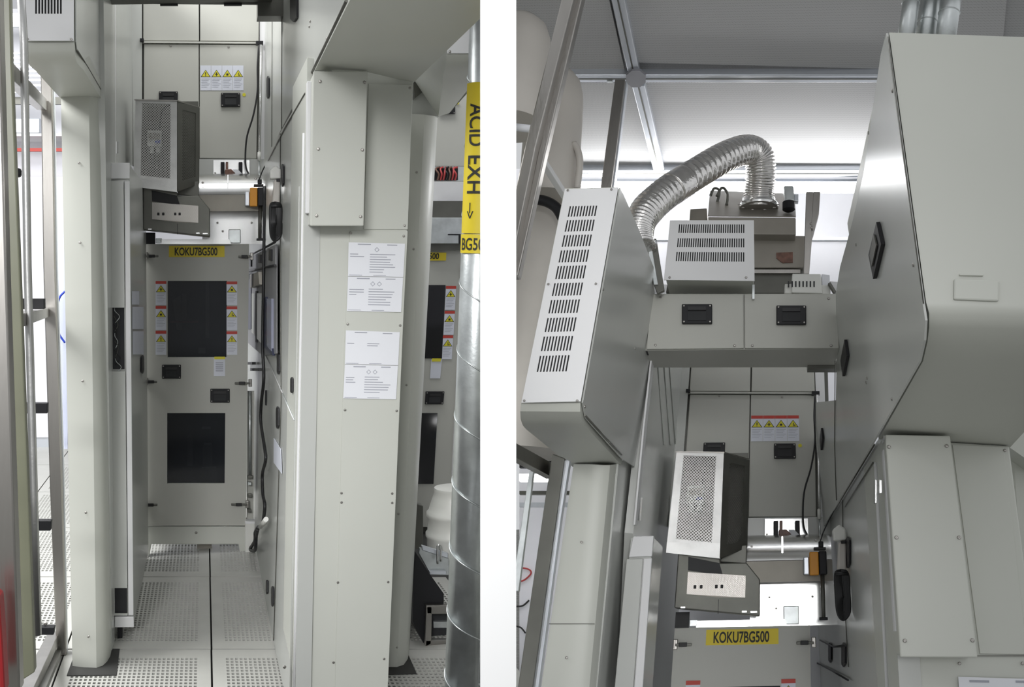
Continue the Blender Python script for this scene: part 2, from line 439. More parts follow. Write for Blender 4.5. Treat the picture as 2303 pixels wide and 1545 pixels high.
# ---- narrow control cabinet standing against the left housing
dn = dF(285, 1438)
nc = thing('control_cabinet', 'narrow tall grey control cabinet with black wiring openings beside left post', 'cabinet', PF(282, 1438))
prism('body', L, [(247, 368), (291, 368), (300, 1410), (252, 1410)], dn + .008, dF(440, 1246) - dn - .06, SIDE, nc, .003)
pNC, nNC = L.P(291, 368, dn), (L.P(300, 1410, dn) - L.P(291, 368, dn)).cross(L.D).normalized()
if nNC.dot(L.X) < 0: nNC = -nNC
side_handle(L, pNC + nNC * .001, nNC, 316, 799, 321, 840, nc)
for x0, y0, x1, y1 in ((296, 655, 312, 685), (297, 690, 322, 740), (298, 745, 322, 797)):
    slab('reflected_label', [L.on(x, y, pNC, nNC) + nNC * .001 for x, y in rect(x0, y0, x1, y1)], nNC * .001, STICKER, nc)  # pale patches paint the reflection of labels on the glossy side
prism('top_cap', L, [(250, 366), (291.5, 366), (291.5, 402), (249, 402)], dn - .006, .012, PAINTW, nc, .002)
q = [L.P(245, 407, dn - .01), L.P(278, 407, dn - .01), L.P(287, 1384, dn - .01), L.P(255, 1384, dn - .01)]
holed('front_panel', q, [(.08, (685 - 407) / 977, .985, (827 - 407) / 977), (.10, (1320 - 407) / 977, .985, .995)], SIDE, nc, .004)
prism('edge_strip', L, [(279.5, 407), (291.5, 407), (300, 1384), (288.5, 1384)], dn - .008, .012, PAINTW, nc, .002)
prism('plinth', L, [(258, 1387), (300.5, 1387), (301, 1411), (258, 1411)], dn - .008, .015, PAINTW, nc, .002)
prism('opening_back', L, [(247, 680), (279, 680), (280, 830), (248, 830)], dn + .004, .003, LINER, nc)
prism('opening_back', L, [(256, 1316), (287, 1316), (287.5, 1386), (257, 1386)], dn + .004, .003, LINER, nc)
for j in range(7):
    y = 692 + j * 19; x = 256 + random.random() * 5
    sweep('wire', spline([L.P(x, y, dn), L.P(x + 8 * random.random(), y + 8, dn - .006), L.P(x + 6 + 8 * random.random(), y + 20, dn), L.P(x + 2, y + 34, dn - .002)], 5), .0014, [GALV, DARKST, RUBBER][j % 3], nc, 6)
for fx in (264, 270):
    prism('foot', L, rect(fx, 1411, fx + 5, 1437), dn + .02, .02, BLACK, nc)
prism('rear_foot', L, rect(276, 1411, 300, 1424), dn + .3, .03, DARKST, nc)

# ---- steel guard frame, left edge
gf = thing('guard_frame', 'stainless guard frame with clear olive panel at far left edge', 'frame', L.P(137, 1475, dF(137, 1475)))
d4 = dF(137, 1476)
prism('near_post', L, [(-40, -60), (-3, -60), (14, 600), (45, 1560), (-10, 1560), (-40, 600)], 2.15, .05, STEEL, gf, .004)
prism('clear_panel', L, [(-2, -60), (22, -60), (26, 140), (44, 600), (63, 1100), (78, 1512), (50, 1530), (33, 1100), (17, 600)], 2.45, .03, OLIVE, gf, .003)
prism('frame_post', L, [(91, 170), (117, 170), (124, 600), (140, 1100), (149, 1474), (127, 1477), (112, 1100), (97, 600)], d4, .05, STEEL, gf, .004)
prism('frame_post_trim', L, [(118, 175), (122, 175), (129, 600), (145, 1100), (152, 1470), (149, 1470), (140, 1100), (124, 600)], d4 + .03, .02, ALU, gf, .002)
sweep('upright_tube', [L.P(44, -60, 2.9), L.P(54, 100, 2.9), L.P(62, 600, 2.9), L.P(76, 1100, 2.9), L.P(85, 1428, 2.9)], .0105, SATIN, gf, 12)
beam('top_rail', L.P(-20, 128, 2.5), L.P(94, 235, d4 - .02), .035, .045, L.U, STEEL, gf)
beam('middle_rail', L.P(16, 726, 2.5), L.P(100, 703, d4 - .02), .03, .036, L.U, STEEL, gf)
for x0, x1, y, h in ((45, 101, 683, .034), (52, 108, 917, .034), (66, 116, 1180, .034), (88, 123, 1416, .026)):
    beam('cross_rail', L.P(x0, y, 3.4), L.P(x1, y, 3.4), .03, h, L.U, BLACK, gf)
    screw(L.P(x0 + 14, y - 13, 3.4), NL, .006, gf); 
beam('sill_rail', L.P(52, 1575, 2.9) , PF(122, 1446) + L.U * .03, .045, .04, L.U, STEEL, gf)
beam('sill_channel', L.P(84, 1575, 2.95), PF(130, 1475) + L.U * .015, .03, .02, L.U, DARKST, gf)
tag(prism('red_cylinder_edge', L, [(-25, 1330), (-2, 1345), (5, 1450), (11, 1565), (-25, 1565)], 2.05, .05, FIREHOSE, None, .006), 'red painted metal edge at bottom left corner', 'post')

# ---- bright room beyond the guard frame
bgd = 9.0
sh = thing('storage_rack', 'white shelving with stacked trays in bright room beyond guard frame', 'shelf', L.P(60, 940, bgd))
for x0 in (-380, -275, -170, -65, 40):
    prism('rack_door', L, rect(x0, 396, x0 + 103, 985), bgd, .35, BGWALL, sh, .01)
for x0 in (-384, -170, 142): prism('rack_upright', L, rect(x0, 20, x0 + 7, 985), bgd - .02, .05, ALU, sh)
prism('rack_back', L, rect(-384, 20, 150, 396), bgd + .3, .05, BGWALL, sh)
for y in (118, 128, 138, 148, 158, 168, 178, 190, 205):
    prism('slat', L, rect(-380, y, 92, y + 4), bgd - .2, .02, ALU, sh)
prism('lamp_housing', L, rect(-384, 218, 145, 234), bgd - .1, .05, DARKST, sh)
for x0 in (-300, -190, -80, 30): prism('tray', L, rect(x0, 265, x0 + 60, 300), bgd - .1, .3, ALU, sh, .01)
prism('tray_shelf', L, rect(-384, 300, 145, 306), bgd - .1, .4, PAINTW, sh)
prism('tray_band', L, rect(-384, 333, 145, 340), bgd - .1, .05, RED, sh)
prism('upper_cabinet', L, rect(-60, 30, 50, 60), bgd - .1, .05, GALV, sh)
prism('lower_cabinet', L, rect(-380, 985, 145, 1012), bgd + .02, .05, ALU, sh)
prism('knob', L, rect(33, 377, 46, 398), 3.3, .03, BLACK, sh, .01)
cv = slab('plastic_curtain', [L.P(x, y, 6.6) for x, y in rect(122, 530, 152, 1010)], L.D * .004, mat('hazy_blue_curtain', (0.62, 0.66, 0.82), .35, alpha=.55))
tag(cv, 'hazy bluish plastic curtain strip behind left post', 'curtain')
tag(sweep('blue_hose', spline([L.P(146, 655, 6.5), L.P(133, 672, 6.5), L.P(127, 712, 6.5), L.P(132, 748, 6.5), L.P(146, 771, 6.5)]), .006, BLUE, None, 8), 'blue hose loop hanging behind left post', 'hose')

# ================================================================== END OF THE AISLE (built once for each aisle, traced separately)
def ident(x, y): return (x, y)
def to_right(x, y):
    w = 3.33500385e-05 * x - 3.47290970e-04 * y + 1
    return ((1.12233235 * x - .605211201 * y + 1211.94635) / w, (2.59222289e-02 * x + .648574765 * y + 793.844534) / w)

def aisle_end(rm, mp, dD, k, side, coff):
    n = -rm.D
    def pr(name, poly, off, t, m, parent, bevel=0.0): return prism(name, rm, poly, dD + off * k, t * k, m, parent, bevel, mp)
    def q4(x0, y0, x1, y1, off): return quadP(rm, x0, y0, x1, y1, dD + off * k, mp)
    def pt(x, y, off): return rm.P(*mp(x, y), dD + off * k)
    def tube(name, pts, rpx, m, parent, sm=True, nn=8):
        p = [pt(*a) for a in pts]; return sweep(name, spline(p, 6) if sm else p, rpx * rm.px(dD), m, parent, nn)
    full = side == 'left'

    # ---- upper panel wall of the machine
    up = thing('machine_front', f'grey four-panel machine front with warning stickers high at end of {side} aisle', 'machine', pt(450, 357, .2))
    pr('backing', [(300, -20), (612, -20), (606, 372), (300, 372)], .24, .05, DARKST, up)
    for poly in ([(322, -20), (447, -20), (447.5, 92), (322, 91)], [(450.5, -20), (583, -20), (582, 93), (450, 92)],
                 [(323.5, 99), (447, 100), (447.5, 356), (323, 355)], [(449, 100), (581, 101), (577, 357), (449, 356)]):
        pr('panel', poly, .2, .03, DOOR, up, .003)
    pr('crossbar', [(320, 92), (583, 94.5), (583, 98), (320, 96.5)], .19, .03, DOOR, up)
    pr('side_filler', [(296, -20), (319, -20), (319, 372), (300, 372)], .18, .05, SIDE, up)
    pr('side_filler', [(584, 30), (604, -20), (600, 372), (584, 372)], .21, .05, PAINTW, up)
    pr('lower_panel', rect(440, 357.5, 610, 394), .2, .03, SIDE, up)
    for i in range(4):
        warning_sticker(rm, q4(450.6 + 24.4 * i, 147.5, 474.4 + 24.4 * i, 203.5, .2), up, red=not full, sym=i)
    latch_handle(rm, q4(497, 209, 540, 241, .2), up)
    latch_handle(rm, q4(357.5, 206, 400, 238, .2), up)
    pr('yellow_dot', [(549 + 4 * math.cos(a), 213 + 4 * math.sin(a)) for a in [i * .7854 for i in range(8)]], .198, .004, WARNY, up)
    pr('corner_stop', rect(314.5, 86, 323, 93), .16, .03, BLACK, up)
    pr('corner_stop', rect(576, 92, 592, 100), .16, .03, BLACK, up)
    screws(rm, [(384, 103), (514, 106), (302, 10)], dD + .2 * k, up, 2.2, mp)
    cd = sweep('conduit', [pt(587, 101, .12), pt(585.5, 230, .12), pt(583, 345, .12)], 3.2 * rm.px(dD), BRIGHT, None, 10)
    tag(cd, f'shiny vertical conduit tube right of four-panel front, {side} aisle', 'pipe')
    sweep('collar', [pt(583, 343, .12), pt(582.5, 362, .12)], 4.0 * rm.px(dD), WHITEP, cd, 10)
    sweep('thin_rod', [pt(582.5, 360, .12), pt(583, 410, .06)], 1.8 * rm.px(dD), GALV, cd, 8)
    tag(tube('power_cable', [(582, 102, .10), (579, 150, .10), (579, 205, .1), (570, 258, .1), (556, 305, .1), (552, 345, .1), (553, 375, .09), (559, 391, .08)], 1.9, RUBBER, None), f'black cable sagging down right panel at end of {side} aisle', 'cable')

    # ---- mesh cage
    cg = thing('mesh_cage', f'stainless expanded-mesh guard box with pressure switch inside, {side} aisle', 'guard', pt(350, 430, -.3))
    qf = [pt(305, 224, -.34), pt(398, 226, -.34), pt(398, 431, -.34), pt(300, 419, -.34)]
    u0, u1 = (318 - 303) / 95, (383 - 303) / 95; v0, v1 = .04, (398 - 225) / 200
    holed('front_frame', qf, [(u0, v0, u1, v1)], SATIN, cg, .006)
    qm = [bil(qf, a, b) for a, b in ((u0, v0), (u1, v0), (u1, v1), (u0, v1))]
    expanded('front_mesh', qm, 11, 28, SATIN, cg, .72)
    qs = [pt(398, 228, -.34), pt(448, 243, -.16), pt(447, 413, -.16), pt(398, 431, -.34)]
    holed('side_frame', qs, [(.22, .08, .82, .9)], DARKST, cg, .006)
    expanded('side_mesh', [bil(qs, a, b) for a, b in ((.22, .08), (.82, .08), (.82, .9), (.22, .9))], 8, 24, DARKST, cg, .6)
    slab('top_plate', [pt(302, 223, -.35), pt(399, 225, -.35), pt(449, 240, -.15), pt(330, 228, -.1)], rm.U * -.006, STEEL, cg)
    pr('rear_plate', rect(306, 228, 446, 412), -.08, .01, DARKST, cg)  # dark colour so the mesh openings read as shaded
    pr('bottom_lip', [(300, 401), (398, 404), (398, 432), (300, 420)], -.346, .004, SATIN, cg)
    g = pr('pressure_switch', rect(331, 293, 363, 329), -.30, .05, WHITEP, cg, .004)
    pr('switch_display', rect(334, 299, 360, 313), -.306, .004, TAN, g)
    pr('blue_logo_band', rect(349, 316, 361, 322), -.306, .004, BLUE, g)
    for x in (341, 355): pr('fitting', rect(x - 4, 329, x + 5, 344), -.29, .03, WHITEP, g, .004)
    tube('switch_lead', [(380, 236, -.28), (366, 248, -.28), (361, 268, -.28), (359, 293, -.28)], 1.6, RUBBER, cg)

    # ---- dark hood under the cage
    hd = thing('sheet_metal_hood', f'dark sheet-metal hood with pale mesh window below cage, {side} aisle', 'hood', pt(395, 530, -.3))
    pr('hood_body', [(322, 417), (398, 431), (400, 440), (447, 440), (472, 470), (472.5, 532), (322, 516)], -.30, .18, DARKST, hd, .004)
    pr('neck', [(399, 411), (447, 408), (447, 442), (399, 438)], -.20, .1, DARKST, hd, .003)
    pr('shade_strip', [(341, 428), (398, 440), (405, 462), (342, 452)], -.304, .006, BLACK, hd)  # black strip paints the shade below the cage
    pr('mesh_backing', [(342, 455), (400, 459), (446, 463), (446, 501), (400, 500), (342, 493)], -.304, .005, TAN, hd)
    expanded('window_mesh', [pt(342, 455, -.31), pt(446, 463, -.31), pt(446, 501, -.31), pt(342, 493, -.31)], 26, 12, STEEL, hd, .62)
    for x in (356, 367, 394, 404): pr('plug', rect(x - 2.5, 478, x + 2.5, 484), -.318, .006, BLACK, hd, .002)
    for x0, x1, y in ((333, 341, 514), (441, 449, 523), (456, 467, 524)): pr('clip', rect(x0, y, x1, y + 2.5), -.306, .006, BRIGHT, hd)
    pr('hood_seam', rect(398.5, 503, 399.5, 527), -.302, .003, BLACK, hd)

    # ---- bright exhaust duct to the right of the hood
    dc = thing('exhaust_duct', f'bright rolled-steel exhaust duct crossing behind yellow valve, {side} aisle', 'duct', pt(520, 475, 0))
    rows = [(391, .05), (394, -.02), (399, -.07), (407, -.11), (417, -.14), (428, -.155), (437, -.16)]
    A = [pt(440, y, o) for y, o in rows]; B = [pt(603, y - 1, o) for y, o in rows]
    loft('rolled_cover', A, B, (A[-1] + rm.D * .2 * k, B[-1] + rm.D * .2 * k), BRIGHT, dc)
    pr('flange', [(447, 438), (604, 437), (604, 474), (472, 475), (447, 441)], -.158, .06, TAN, dc)
    pr('seam_strip', rect(511, 393, 514, 424), -.15, .02, BRIGHT, dc)
    screws(rm, [(456, 411), (575, 402)], dD - .15 * k, dc, 2.6, mp)
    pr('rear_plate', rect(455, 474, 612, 549), .05, .02, BRIGHT, dc)
    pr('access_cover', rect(514, 516, 541, 547), .035, .02, GALV, dc, .003)
    screws(rm, [(489, 501), (566, 501), (501, 520)], dD + .045 * k, dc, 2.4, mp)
    pr('top_ledge', [(362, 538), (516, 538), (520, 549), (362, 549)], -.06, .1, BRIGHT, dc)
    pr('dark_recess', rect(325, 523, 349, 549), -.04, .02, BLACK, dc)
    pr('ledge_block', rect(350, 536, 364, 547), -.06, .05, GALV, dc, .002)

    # ---- terminal plate behind the duct
    tp = thing('terminal_plate', f'shiny plate with black posts and brown connectors above duct, {side} aisle', 'bracket', pt(520, 391, .1))
    pr('plate', rect(480, 360, 561, 393), .14, .02, BRIGHT, tp)
    pr('black_post', rect(496.5, 364, 505, 392), .10, .03, BLACK, tp, .003)
    pr('black_post', rect(537, 364, 545.5, 392), .10, .03, BLACK, tp, .003)
    pr('connector', [(506, 381), (520, 380), (532, 392), (506, 392)], .09, .03, COPPER, tp, .003)
    pr('connector_top', rect(508, 364, 513, 382), .1, .02, COPPER, tp)
    pr('white_tab', [(524, 381), (535, 381), (544, 390), (530, 391)], .08, .01, PAPER, tp)
    screws(rm, [(484, 389)], dD + .135 * k, tp, 2, mp)

    # ---- valve with yellow actuator and its rod
    vv = thing('valve', f'valve with orange and black actuator block on vertical rod, {side} aisle', 'valve', pt(585, 540, -.1))
    pr('orange_block', rect(562.5, 422, 579, 464), -.24, .05, ORANGE, vv, .004)
    pr('black_block', rect(579.5, 421, 594, 463), -.23, .06, BLACK, vv, .004)
    pr('cap_plate', rect(571, 414, 593, 419), -.23, .05, RUBBER, vv, .002)
    pr('clear_fitting', rect(551, 431, 561.5, 463), -.21, .04, ALU, vv, .004)
    pr('top_nut', rect(580, 403, 589, 414), -.22, .04, BLACK, vv, .003)
    sweep('rod', [pt(585, 460, -.2), pt(584.5, 538, -.2)], 4.0 * rm.px(dD), DARKST, vv, 12)
    pr('rod_foot', rect(577, 536, 592, 541), -.21, .04, BLACK, vv, .002)
    tag(tube('thin_cable', [(583, 404, -.2), (590, 385, -.2), (604, 358, -.22), (622, 325, -.24)], 1.2, RUBBER, None), f'thin cable running up from valve to right wall, {side} aisle', 'cable')
    pr('pipe_elbow_body', [(607, 382), (620, 372), (632, 380), (632, 402), (608, 402)], coff, .05, WHITEP, vv, .006)
    pr('pipe_elbow_pin', rect(622, 403, 630, 408), coff - .01, .03, BLACK, vv)
    pr('down_pipe', [(617, 405), (631, 405), (629, 458), (613, 458)], coff, .04, TANKM, vv, .006)
    # ---- coil of black cable hung on the right wall
    cc = thing('cable_coil', f'hanging coil of black cable beside right wall of {side} aisle', 'cable', pt(620, 540, coff))
    for j in range(10):
        a = 609 + j * 1.15; b = 631 - j * 1.1
        tube('cable_turn', [(620, 456, coff), (a, 462 + 2 * j, coff - .01), (a - 1, 500, coff - .02), (a + 1, 530 - 3 * j, coff - .01), (619, 541 - 3 * j, coff), (b, 528, coff), (b + 1, 495, coff - .01), (b, 462, coff - .01), (620, 456, coff - .01)], 2.4, RUBBER, cc)
    sweep('tie_band', [pt(608, 463, coff - .015), pt(632, 462, coff - .015)], 3.5 * rm.px(dD), RUBBER, cc, 8)

    # ---- the door
    dr = thing('machine_door', f'grey machine door with two dark windows and yellow name plate, end of {side} aisle', 'door', pt(440, 1240, 0))
    tq = [pt(325.5, 549, 0), pt(560, 549, 0), pt(553, 1181, 0), pt(327, 1181, 0)]
    def uv(x, y):
        v = (y - 549) / 632; xl = 325.5 + 1.5 * v; xr = 560 - 7 * v; return ((x - xl) / (xr - xl), v)
    W1, W2 = uv(376, 630) + uv(508, 800), uv(375, 925) + uv(504, 1085)
    holed('door_panel', tq, [W1, W2] if full else [W1], DOOR, dr, .02 * k)
    for (a, b, c, d2) in ([W1, W2] if full else [W1]):
        e = rm.D * .008
        slab('window_pane', [bil(tq, *uv2) + e for uv2 in ((a, b), (c, b), (c, d2), (a, d2))], rm.D * .004, GLASS, dr)
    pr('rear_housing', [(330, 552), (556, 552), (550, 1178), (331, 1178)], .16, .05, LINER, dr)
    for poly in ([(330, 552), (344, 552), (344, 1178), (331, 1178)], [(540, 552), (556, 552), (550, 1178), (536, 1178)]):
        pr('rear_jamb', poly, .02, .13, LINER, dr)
    # things glimpsed inside
    pr('inner_column', rect(409, 660, 420, 720), .10, .04, STEEL, dr, .004)
    pr('inner_bracket', [(388, 676), (406, 664), (410, 742), (398, 742)], .12, .03, TAN, dr)
    pr('inner_rail', rect(462, 634, 471, 760), .10, .03, STEEL, dr)
    pr('inner_tag', rect(446, 782, 462, 795), .05, .02, GALV, dr)
    pr('red_hose', rect(383, 722, 446, 726), .09, .02, PINK, dr)
    if full:
        expanded('inner_mesh', q4(421, 978, 434, 1048, .06), 4, 18, BRIGHT, dr, .55)
        pr('inner_block', rect(456, 1000, 478, 1050), .10, .03, TAN, dr)
        pr('inner_strip', rect(454, 1050, 486, 1053), .07, .02, ALU, dr)
        pr('inner_strip', rect(454, 960, 474, 965), .07, .02, ALU, dr)
        pr('inner_strip', rect(458, 996, 476, 1000), .07, .02, ALU, dr)
    sg = pr('name_plate', rect(380, 553, 505, 578), -.014, .004, YELLOW, dr)
    text_on('lettering', 'KOKU7BG500', q4(393, 556.5, 489, 575, -.016), n * .001, INK, sg, .022)
    for x0, ss in ((350, (1, 2, 0)), (509.5, (2, 3, 0))):
        for i in range(3 if full else 1):
            if i == 0 or full: warning_sticker(rm, q4(x0, 632 + 56 * i + (1 if x0 > 400 else 0), x0 + 24, 686 + 56 * i, -.011), dr, True, ss[i])
    if full:
        nt = pr('notice_sticker', rect(481, 804, 506, 846), -.012, .002, STICKER, dr)
        bars('yellow_header', q4(482, 802, 506, 808, -.016), n * .001, [(0, 0, 1, 1)], WARNY, nt)
        bars('small_print', q4(483, 812, 504, 842, -.016), n * .001, [(.1, .1 + .15 * i, .9, .16 + .15 * i) for i in range(5)], GREYINK, nt)
        latch_handle(rm, q4(364.5, 820, 407, 851, -.01), dr)
        latch_handle(rm, q4(473, 874, 516.5, 905, -.01), dr)
    for x0, x1, y, s in ((328, 356, 576, -1), (536, 566, 577, 1), (328, 353, 859, -1), (528, 563, 862, 1), (325, 354, 1136, -1), (520, 556, 1135, 1)):
        if not full and y > 700: continue
        h = pr('toggle_latch', [(x0, y - 2), (x1, y - 2), (x1, y + 2.5), (x0, y + 2.5)], -.03, .015, DARKST, dr, .002)
        xe = x0 if s < 0 else x1
        pr('latch_hook', rect(xe - 4, y - 9, xe + 4, y + 8), -.026, .018, STEEL, h, .003)
        pr('latch_grip', rect((x0 + x1) / 2 - 8, y - 3.5, (x0 + x1) / 2 + 6, y + 3.5), -.036, .008, RUBBER, h, .002)
    if full:
        ba = thing('door_plinth', 'grey base beam under machine door, left aisle', 'base', pt(440, 1248, 0))
        pr('beam', [(328, 1184), (556, 1184), (552, 1224), (329, 1224)], .0, .06, PAINT, ba, .003)
        pr('shadow_gap', [(330, 1180.5), (553, 1180.5), (553, 1185), (330, 1185)], .03, .05, LINER, ba)
        pr('foot', [(329, 1222), (341, 1222), (336, 1249), (329, 1249)], .0, .06, PAINT, ba, .003)
        pr('foot', [(536, 1222), (560, 1222), (560, 1249), (540, 1249)], .0, .06, PAINT, ba, .003)
        pr('floor_bar', [(341, 1230), (537, 1230), (537, 1240), (341, 1240)], .25, .05, DARKST, ba)
        pr('centre_foot', [(443, 1224), (476, 1224), (476, 1234), (443, 1234)], .1, .05, TAN, ba)
        screws(rm, [(441, 1198)], dD, ba, 3, mp)
        bx = thing('pull_box', 'small white electrical box on floor right of door plinth', 'box', pt(560, 1248, -.03))
        pr('box_body', [(551, 1174), (573, 1174), (574, 1247), (552, 1247)], -.03, .06, WHITEP, bx, .006)
        pr('box_lid', [(551, 1173), (573, 1173), (573, 1178), (551, 1178)], -.035, .065, PAINTW, bx, .002)

dDL = dF(440, 1246)
def wall_offset(rm, mp, a, b, d, dD, k):
    p0 = rm.P(*a, d); n = (rm.P(*b, d) - p0).cross(rm.D).normalized()
    return (rm.dep(rm.on(*mp(634, 500), p0, n)) - dD) / k - .03
aisle_end(L, ident, dDL, 1.0, 'left', wall_offset(L, ident, (690, 200), (664, 1545), 3.06, dDL, 1.0))
dDR = dDL * .78
aisle_end(R, to_right, dDR, .8, 'right', wall_offset(R, to_right, (1984, 985), (2024, 1560), 2.55, dDR, .8))

# ================================================================== LEFT AISLE, RIGHT-HAND TOOL HOUSING
tr = thing('tool_housing', 'large cream tool housing with papers and junction box, right side of left aisle', 'machine', L.P(760, 1545, 3.06))
dR = 3.06
zr = (L.P(760, 168, dR) - EYE).dot(L.U)
# underside and front of the overhanging upper cabinet
und = [L.PU(x, y, zr) for x, y in [(890, -205), (1092, -205), (1092, 30), (930, 186), (826, 162), (709, 157)]]
slab('overhang_underside', und, L.U * .02, PAINT, tr)
pA2 = L.P(690, 200, dR); nr = (L.P(664, 1545, dR) - pA2).cross(L.D).normalized()
if nr.dot(L.X) > 0: nr = -nr                     # faces the aisle
pU = L.PU(709, 157, zr)
up2 = [L.PX(x, y, (pU - EYE).dot(L.X)) for x, y in [(895, -210), (790, -8), (709, 157), (629, 308), (586, 392), (583, 330), (586, 60), (604, -60), (640, -210)]]
slab('upper_side_panel', up2, L.X * .05, SIDE, tr)
def SP(x, y, off=0.0): return L.on(x, y, pA2, nr) + nr * off
low = [SP(x, y) for x, y in [(690, 196), (677, 900), (664, 1600), (636, 1540), (614.8, 1442), (566, 1230), (548, 1150), (548, 560), (570, 400)]]
slab('lower_side_panel', low, -nr * .05, SIDE, tr)
# dark joint under the overhang, second joint and door outline on the side
def side_line(name, pts, r, m): return sweep(name, [SP(x, y, .003) for x, y in pts], r, m, tr, 6)
sweep('overhang_joint', [L.PU(x, y, zr) - L.X * .006 for x, y in [(785, 2), (709, 157), (629, 308), (588, 388)]], .004, DARKST, tr, 6)
side_line('panel_joint', [(688, 210), (640, 292), (604, 362)], .0025, DARKST)
side_line('panel_joint', [(632, 300), (632, 545), (634, 900), (617, 1440)], .002, DARKST)
side_line('panel_joint', [(664, 945), (632, 873), (600, 802)], .0022, GALV)
side_line('panel_joint', [(661, 940), (630, 868), (598, 797)], .0022, PAINTW)
side_line('corner_profile', [(686, 300), (680, 700), (668, 1300), (664, 1545)], .005, PAINTW)
side_line('corner_profile', [(676, 420), (672, 700), (661, 1300), (656, 1545)], .004, SIDE)
for x0, y0, x1, y1 in ((636, 369, 640, 420), (657, 848, 661, 884), (624, 914, 629, 964), (613, 1318, 617, 1364), (626, 793, 631, 842), (601, 1304, 604, 1336), (615, 470, 619, 500)):
    side_handle(L, pA2 + nr * .001, nr, x0, y0, x1, y1, tr)
for x0, y0, x1, y1 in ((656, -20, 671, 50), (602, 171, 607, 222), (626, 325, 629, 350)):
    side_handle(L, EYE + L.X * ((pU - EYE).dot(L.X) - .001), -L.X, x0, y0, x1, y1, tr)
xu = (pU - EYE).dot(L.X)
for x in (612, 634): sweep('panel_joint', [L.PX(x, -60, xu - .002), L.PX(x - 1, 290 if x > 620 else 345, xu - .002)], .0018, DARKST, tr, 6)
for x, y in ((735, 88), (698, 48), (696, 60)): screw(L.PX(x, y, xu - .001), -L.X, .005, tr)
# front of the post
prism('post_front', L, [(690, 128), (931, 158), (868, 1600), (663, 1600)], dR, .5, PAINT, tr, .004)
prism('front_panel', L, [(787, 519), (917, 519), (907, 720), (870, 1600), (752, 1600), (773, 800)], dR - .004, .004, PAINT, tr, .001)
prism('upper_front_panel', L, [(829, 188), (928, 190), (917, 516), (818, 516)], dR - .004, .004, PAINT, tr, .001)
screws(L, [(922, 198), (910, 507), (908, 531), (782, 729), (900, 732), (776, 922), (892, 924), (882, 1110), (882, 1131), (768, 1109), (768, 1130), (873, 1309), (760, 1310), (750, 1490), (864, 1482), (789, 524)], dR - .004, tr, 2.9)
screws(L, [(703, 912), (640, 1500)], dR - .001, tr, 4)
# hinges on the corner
for x0, y0, x1, y1 in ((690, 244, 694, 287), (697, 232, 703, 266), (697, 437, 701, 470)):
    prism('hinge', L, rect(x0, y0, x1, y1), dR - .012, .02, BRIGHT, tr, .002)
# junction box
jb = thing('junction_box', 'cream junction box with screwed cover on right post, left aisle', 'box', L.P(760, 508, dR))
prism('enclosure', L, [(706, 163), (824, 163), (816, 505), (700, 505)], dR - .10, .10, PAINT, jb, .004)
prism('cover', L, [(705, 160), (827, 160), (818, 508), (698, 508)], dR - .112, .014, PAINT, jb, .003)
screws(L, [(720, 183), (820, 185), (716, 335), (815, 337), (712, 485), (811, 487)], dR - .112, jb, 3.6)
prism('hinge_strip', L, [(691, 182), (702, 182), (697, 480), (688, 480)], dR - .03, .03, PAINTW, jb, .003)
# posted safety sheets
def diamond(q, cu, cv, r, off, parent, mm=INK):
    asp = (q[1] - q[0]).length / (q[3] - q[0]).length
    v, f = [], []
    for s in (1.0, .72):
        for a in range(4): v.append(bil(q, cu + r * s * (0, 1, 0, -1)[a], cv + r * s * asp * (-1, 0, 1, 0)[a]) + off)
    for a in range(4): f.append((a, (a + 1) % 4, 4 + (a + 1) % 4, 4 + a))
    mk('hazard_symbol', v, f, mm, parent)
def sheet(q4, lab, cfg, seed, nm='safety_sheet'):
    rnd = random.Random(seed)
    q = [L.P(x, y, dR - .0075) for x, y in q4]
    o = slab(nm, q, NL * .0008, PAPER)
    tag(o, lab, 'paper', 'safety sheets taped to the right post')
    off = NL * .0016
    ln = [(.16, .035, .39, .062), (.68, .04, .86, .065)]
    for x0, x1, y0, y1, st in cfg[0]:
        y = y0
        while y < y1:
            ln.append((x0, y, x0 + (x1 - x0) * rnd.uniform(.45, 1), y + .022)); y += st
    ln.append((.02, .955, .25, .97)); ln.append((.45, .955, .68, .97))
    bars('printed_lines', q, off, ln, GREYINK, o)
    for cu, cv in cfg[1]: diamond(q, cu, cv, .045, off, o, GREYINK)
    return o
c1 = ([(.03, .3, .33, .47, .07), (.38, .9, .33, .88, .075)], [(.5, .2)])
c2 = ([(.03, .3, .36, .55, .07), (.38, .9, .34, .85, .075)], [(.45, .2), (.57, .2)])
c3 = ([(.03, .25, .36, .42, .07), (.4, .7, .36, .46, .06)], [])
sheet([(784, 545), (911, 548), (907, 623), (782.5, 621)], 'topmost white safety sheet with one diamond symbol on right post', c1, 1)
sheet([(782.5, 622), (906.5, 624), (902, 702), (780, 699.5)], 'second white safety sheet from top with two diamonds, on right post', c2, 2)
sheet([(778, 743), (899, 747), (895.5, 821), (775.5, 819.5)], 'third white safety sheet from top, mostly blank, on right post', c3, 3)
sheet([(775.5, 820.5), (895, 822), (890.5, 898), (772, 896)], 'lowest white safety sheet with two diamonds on right post', c2, 4)

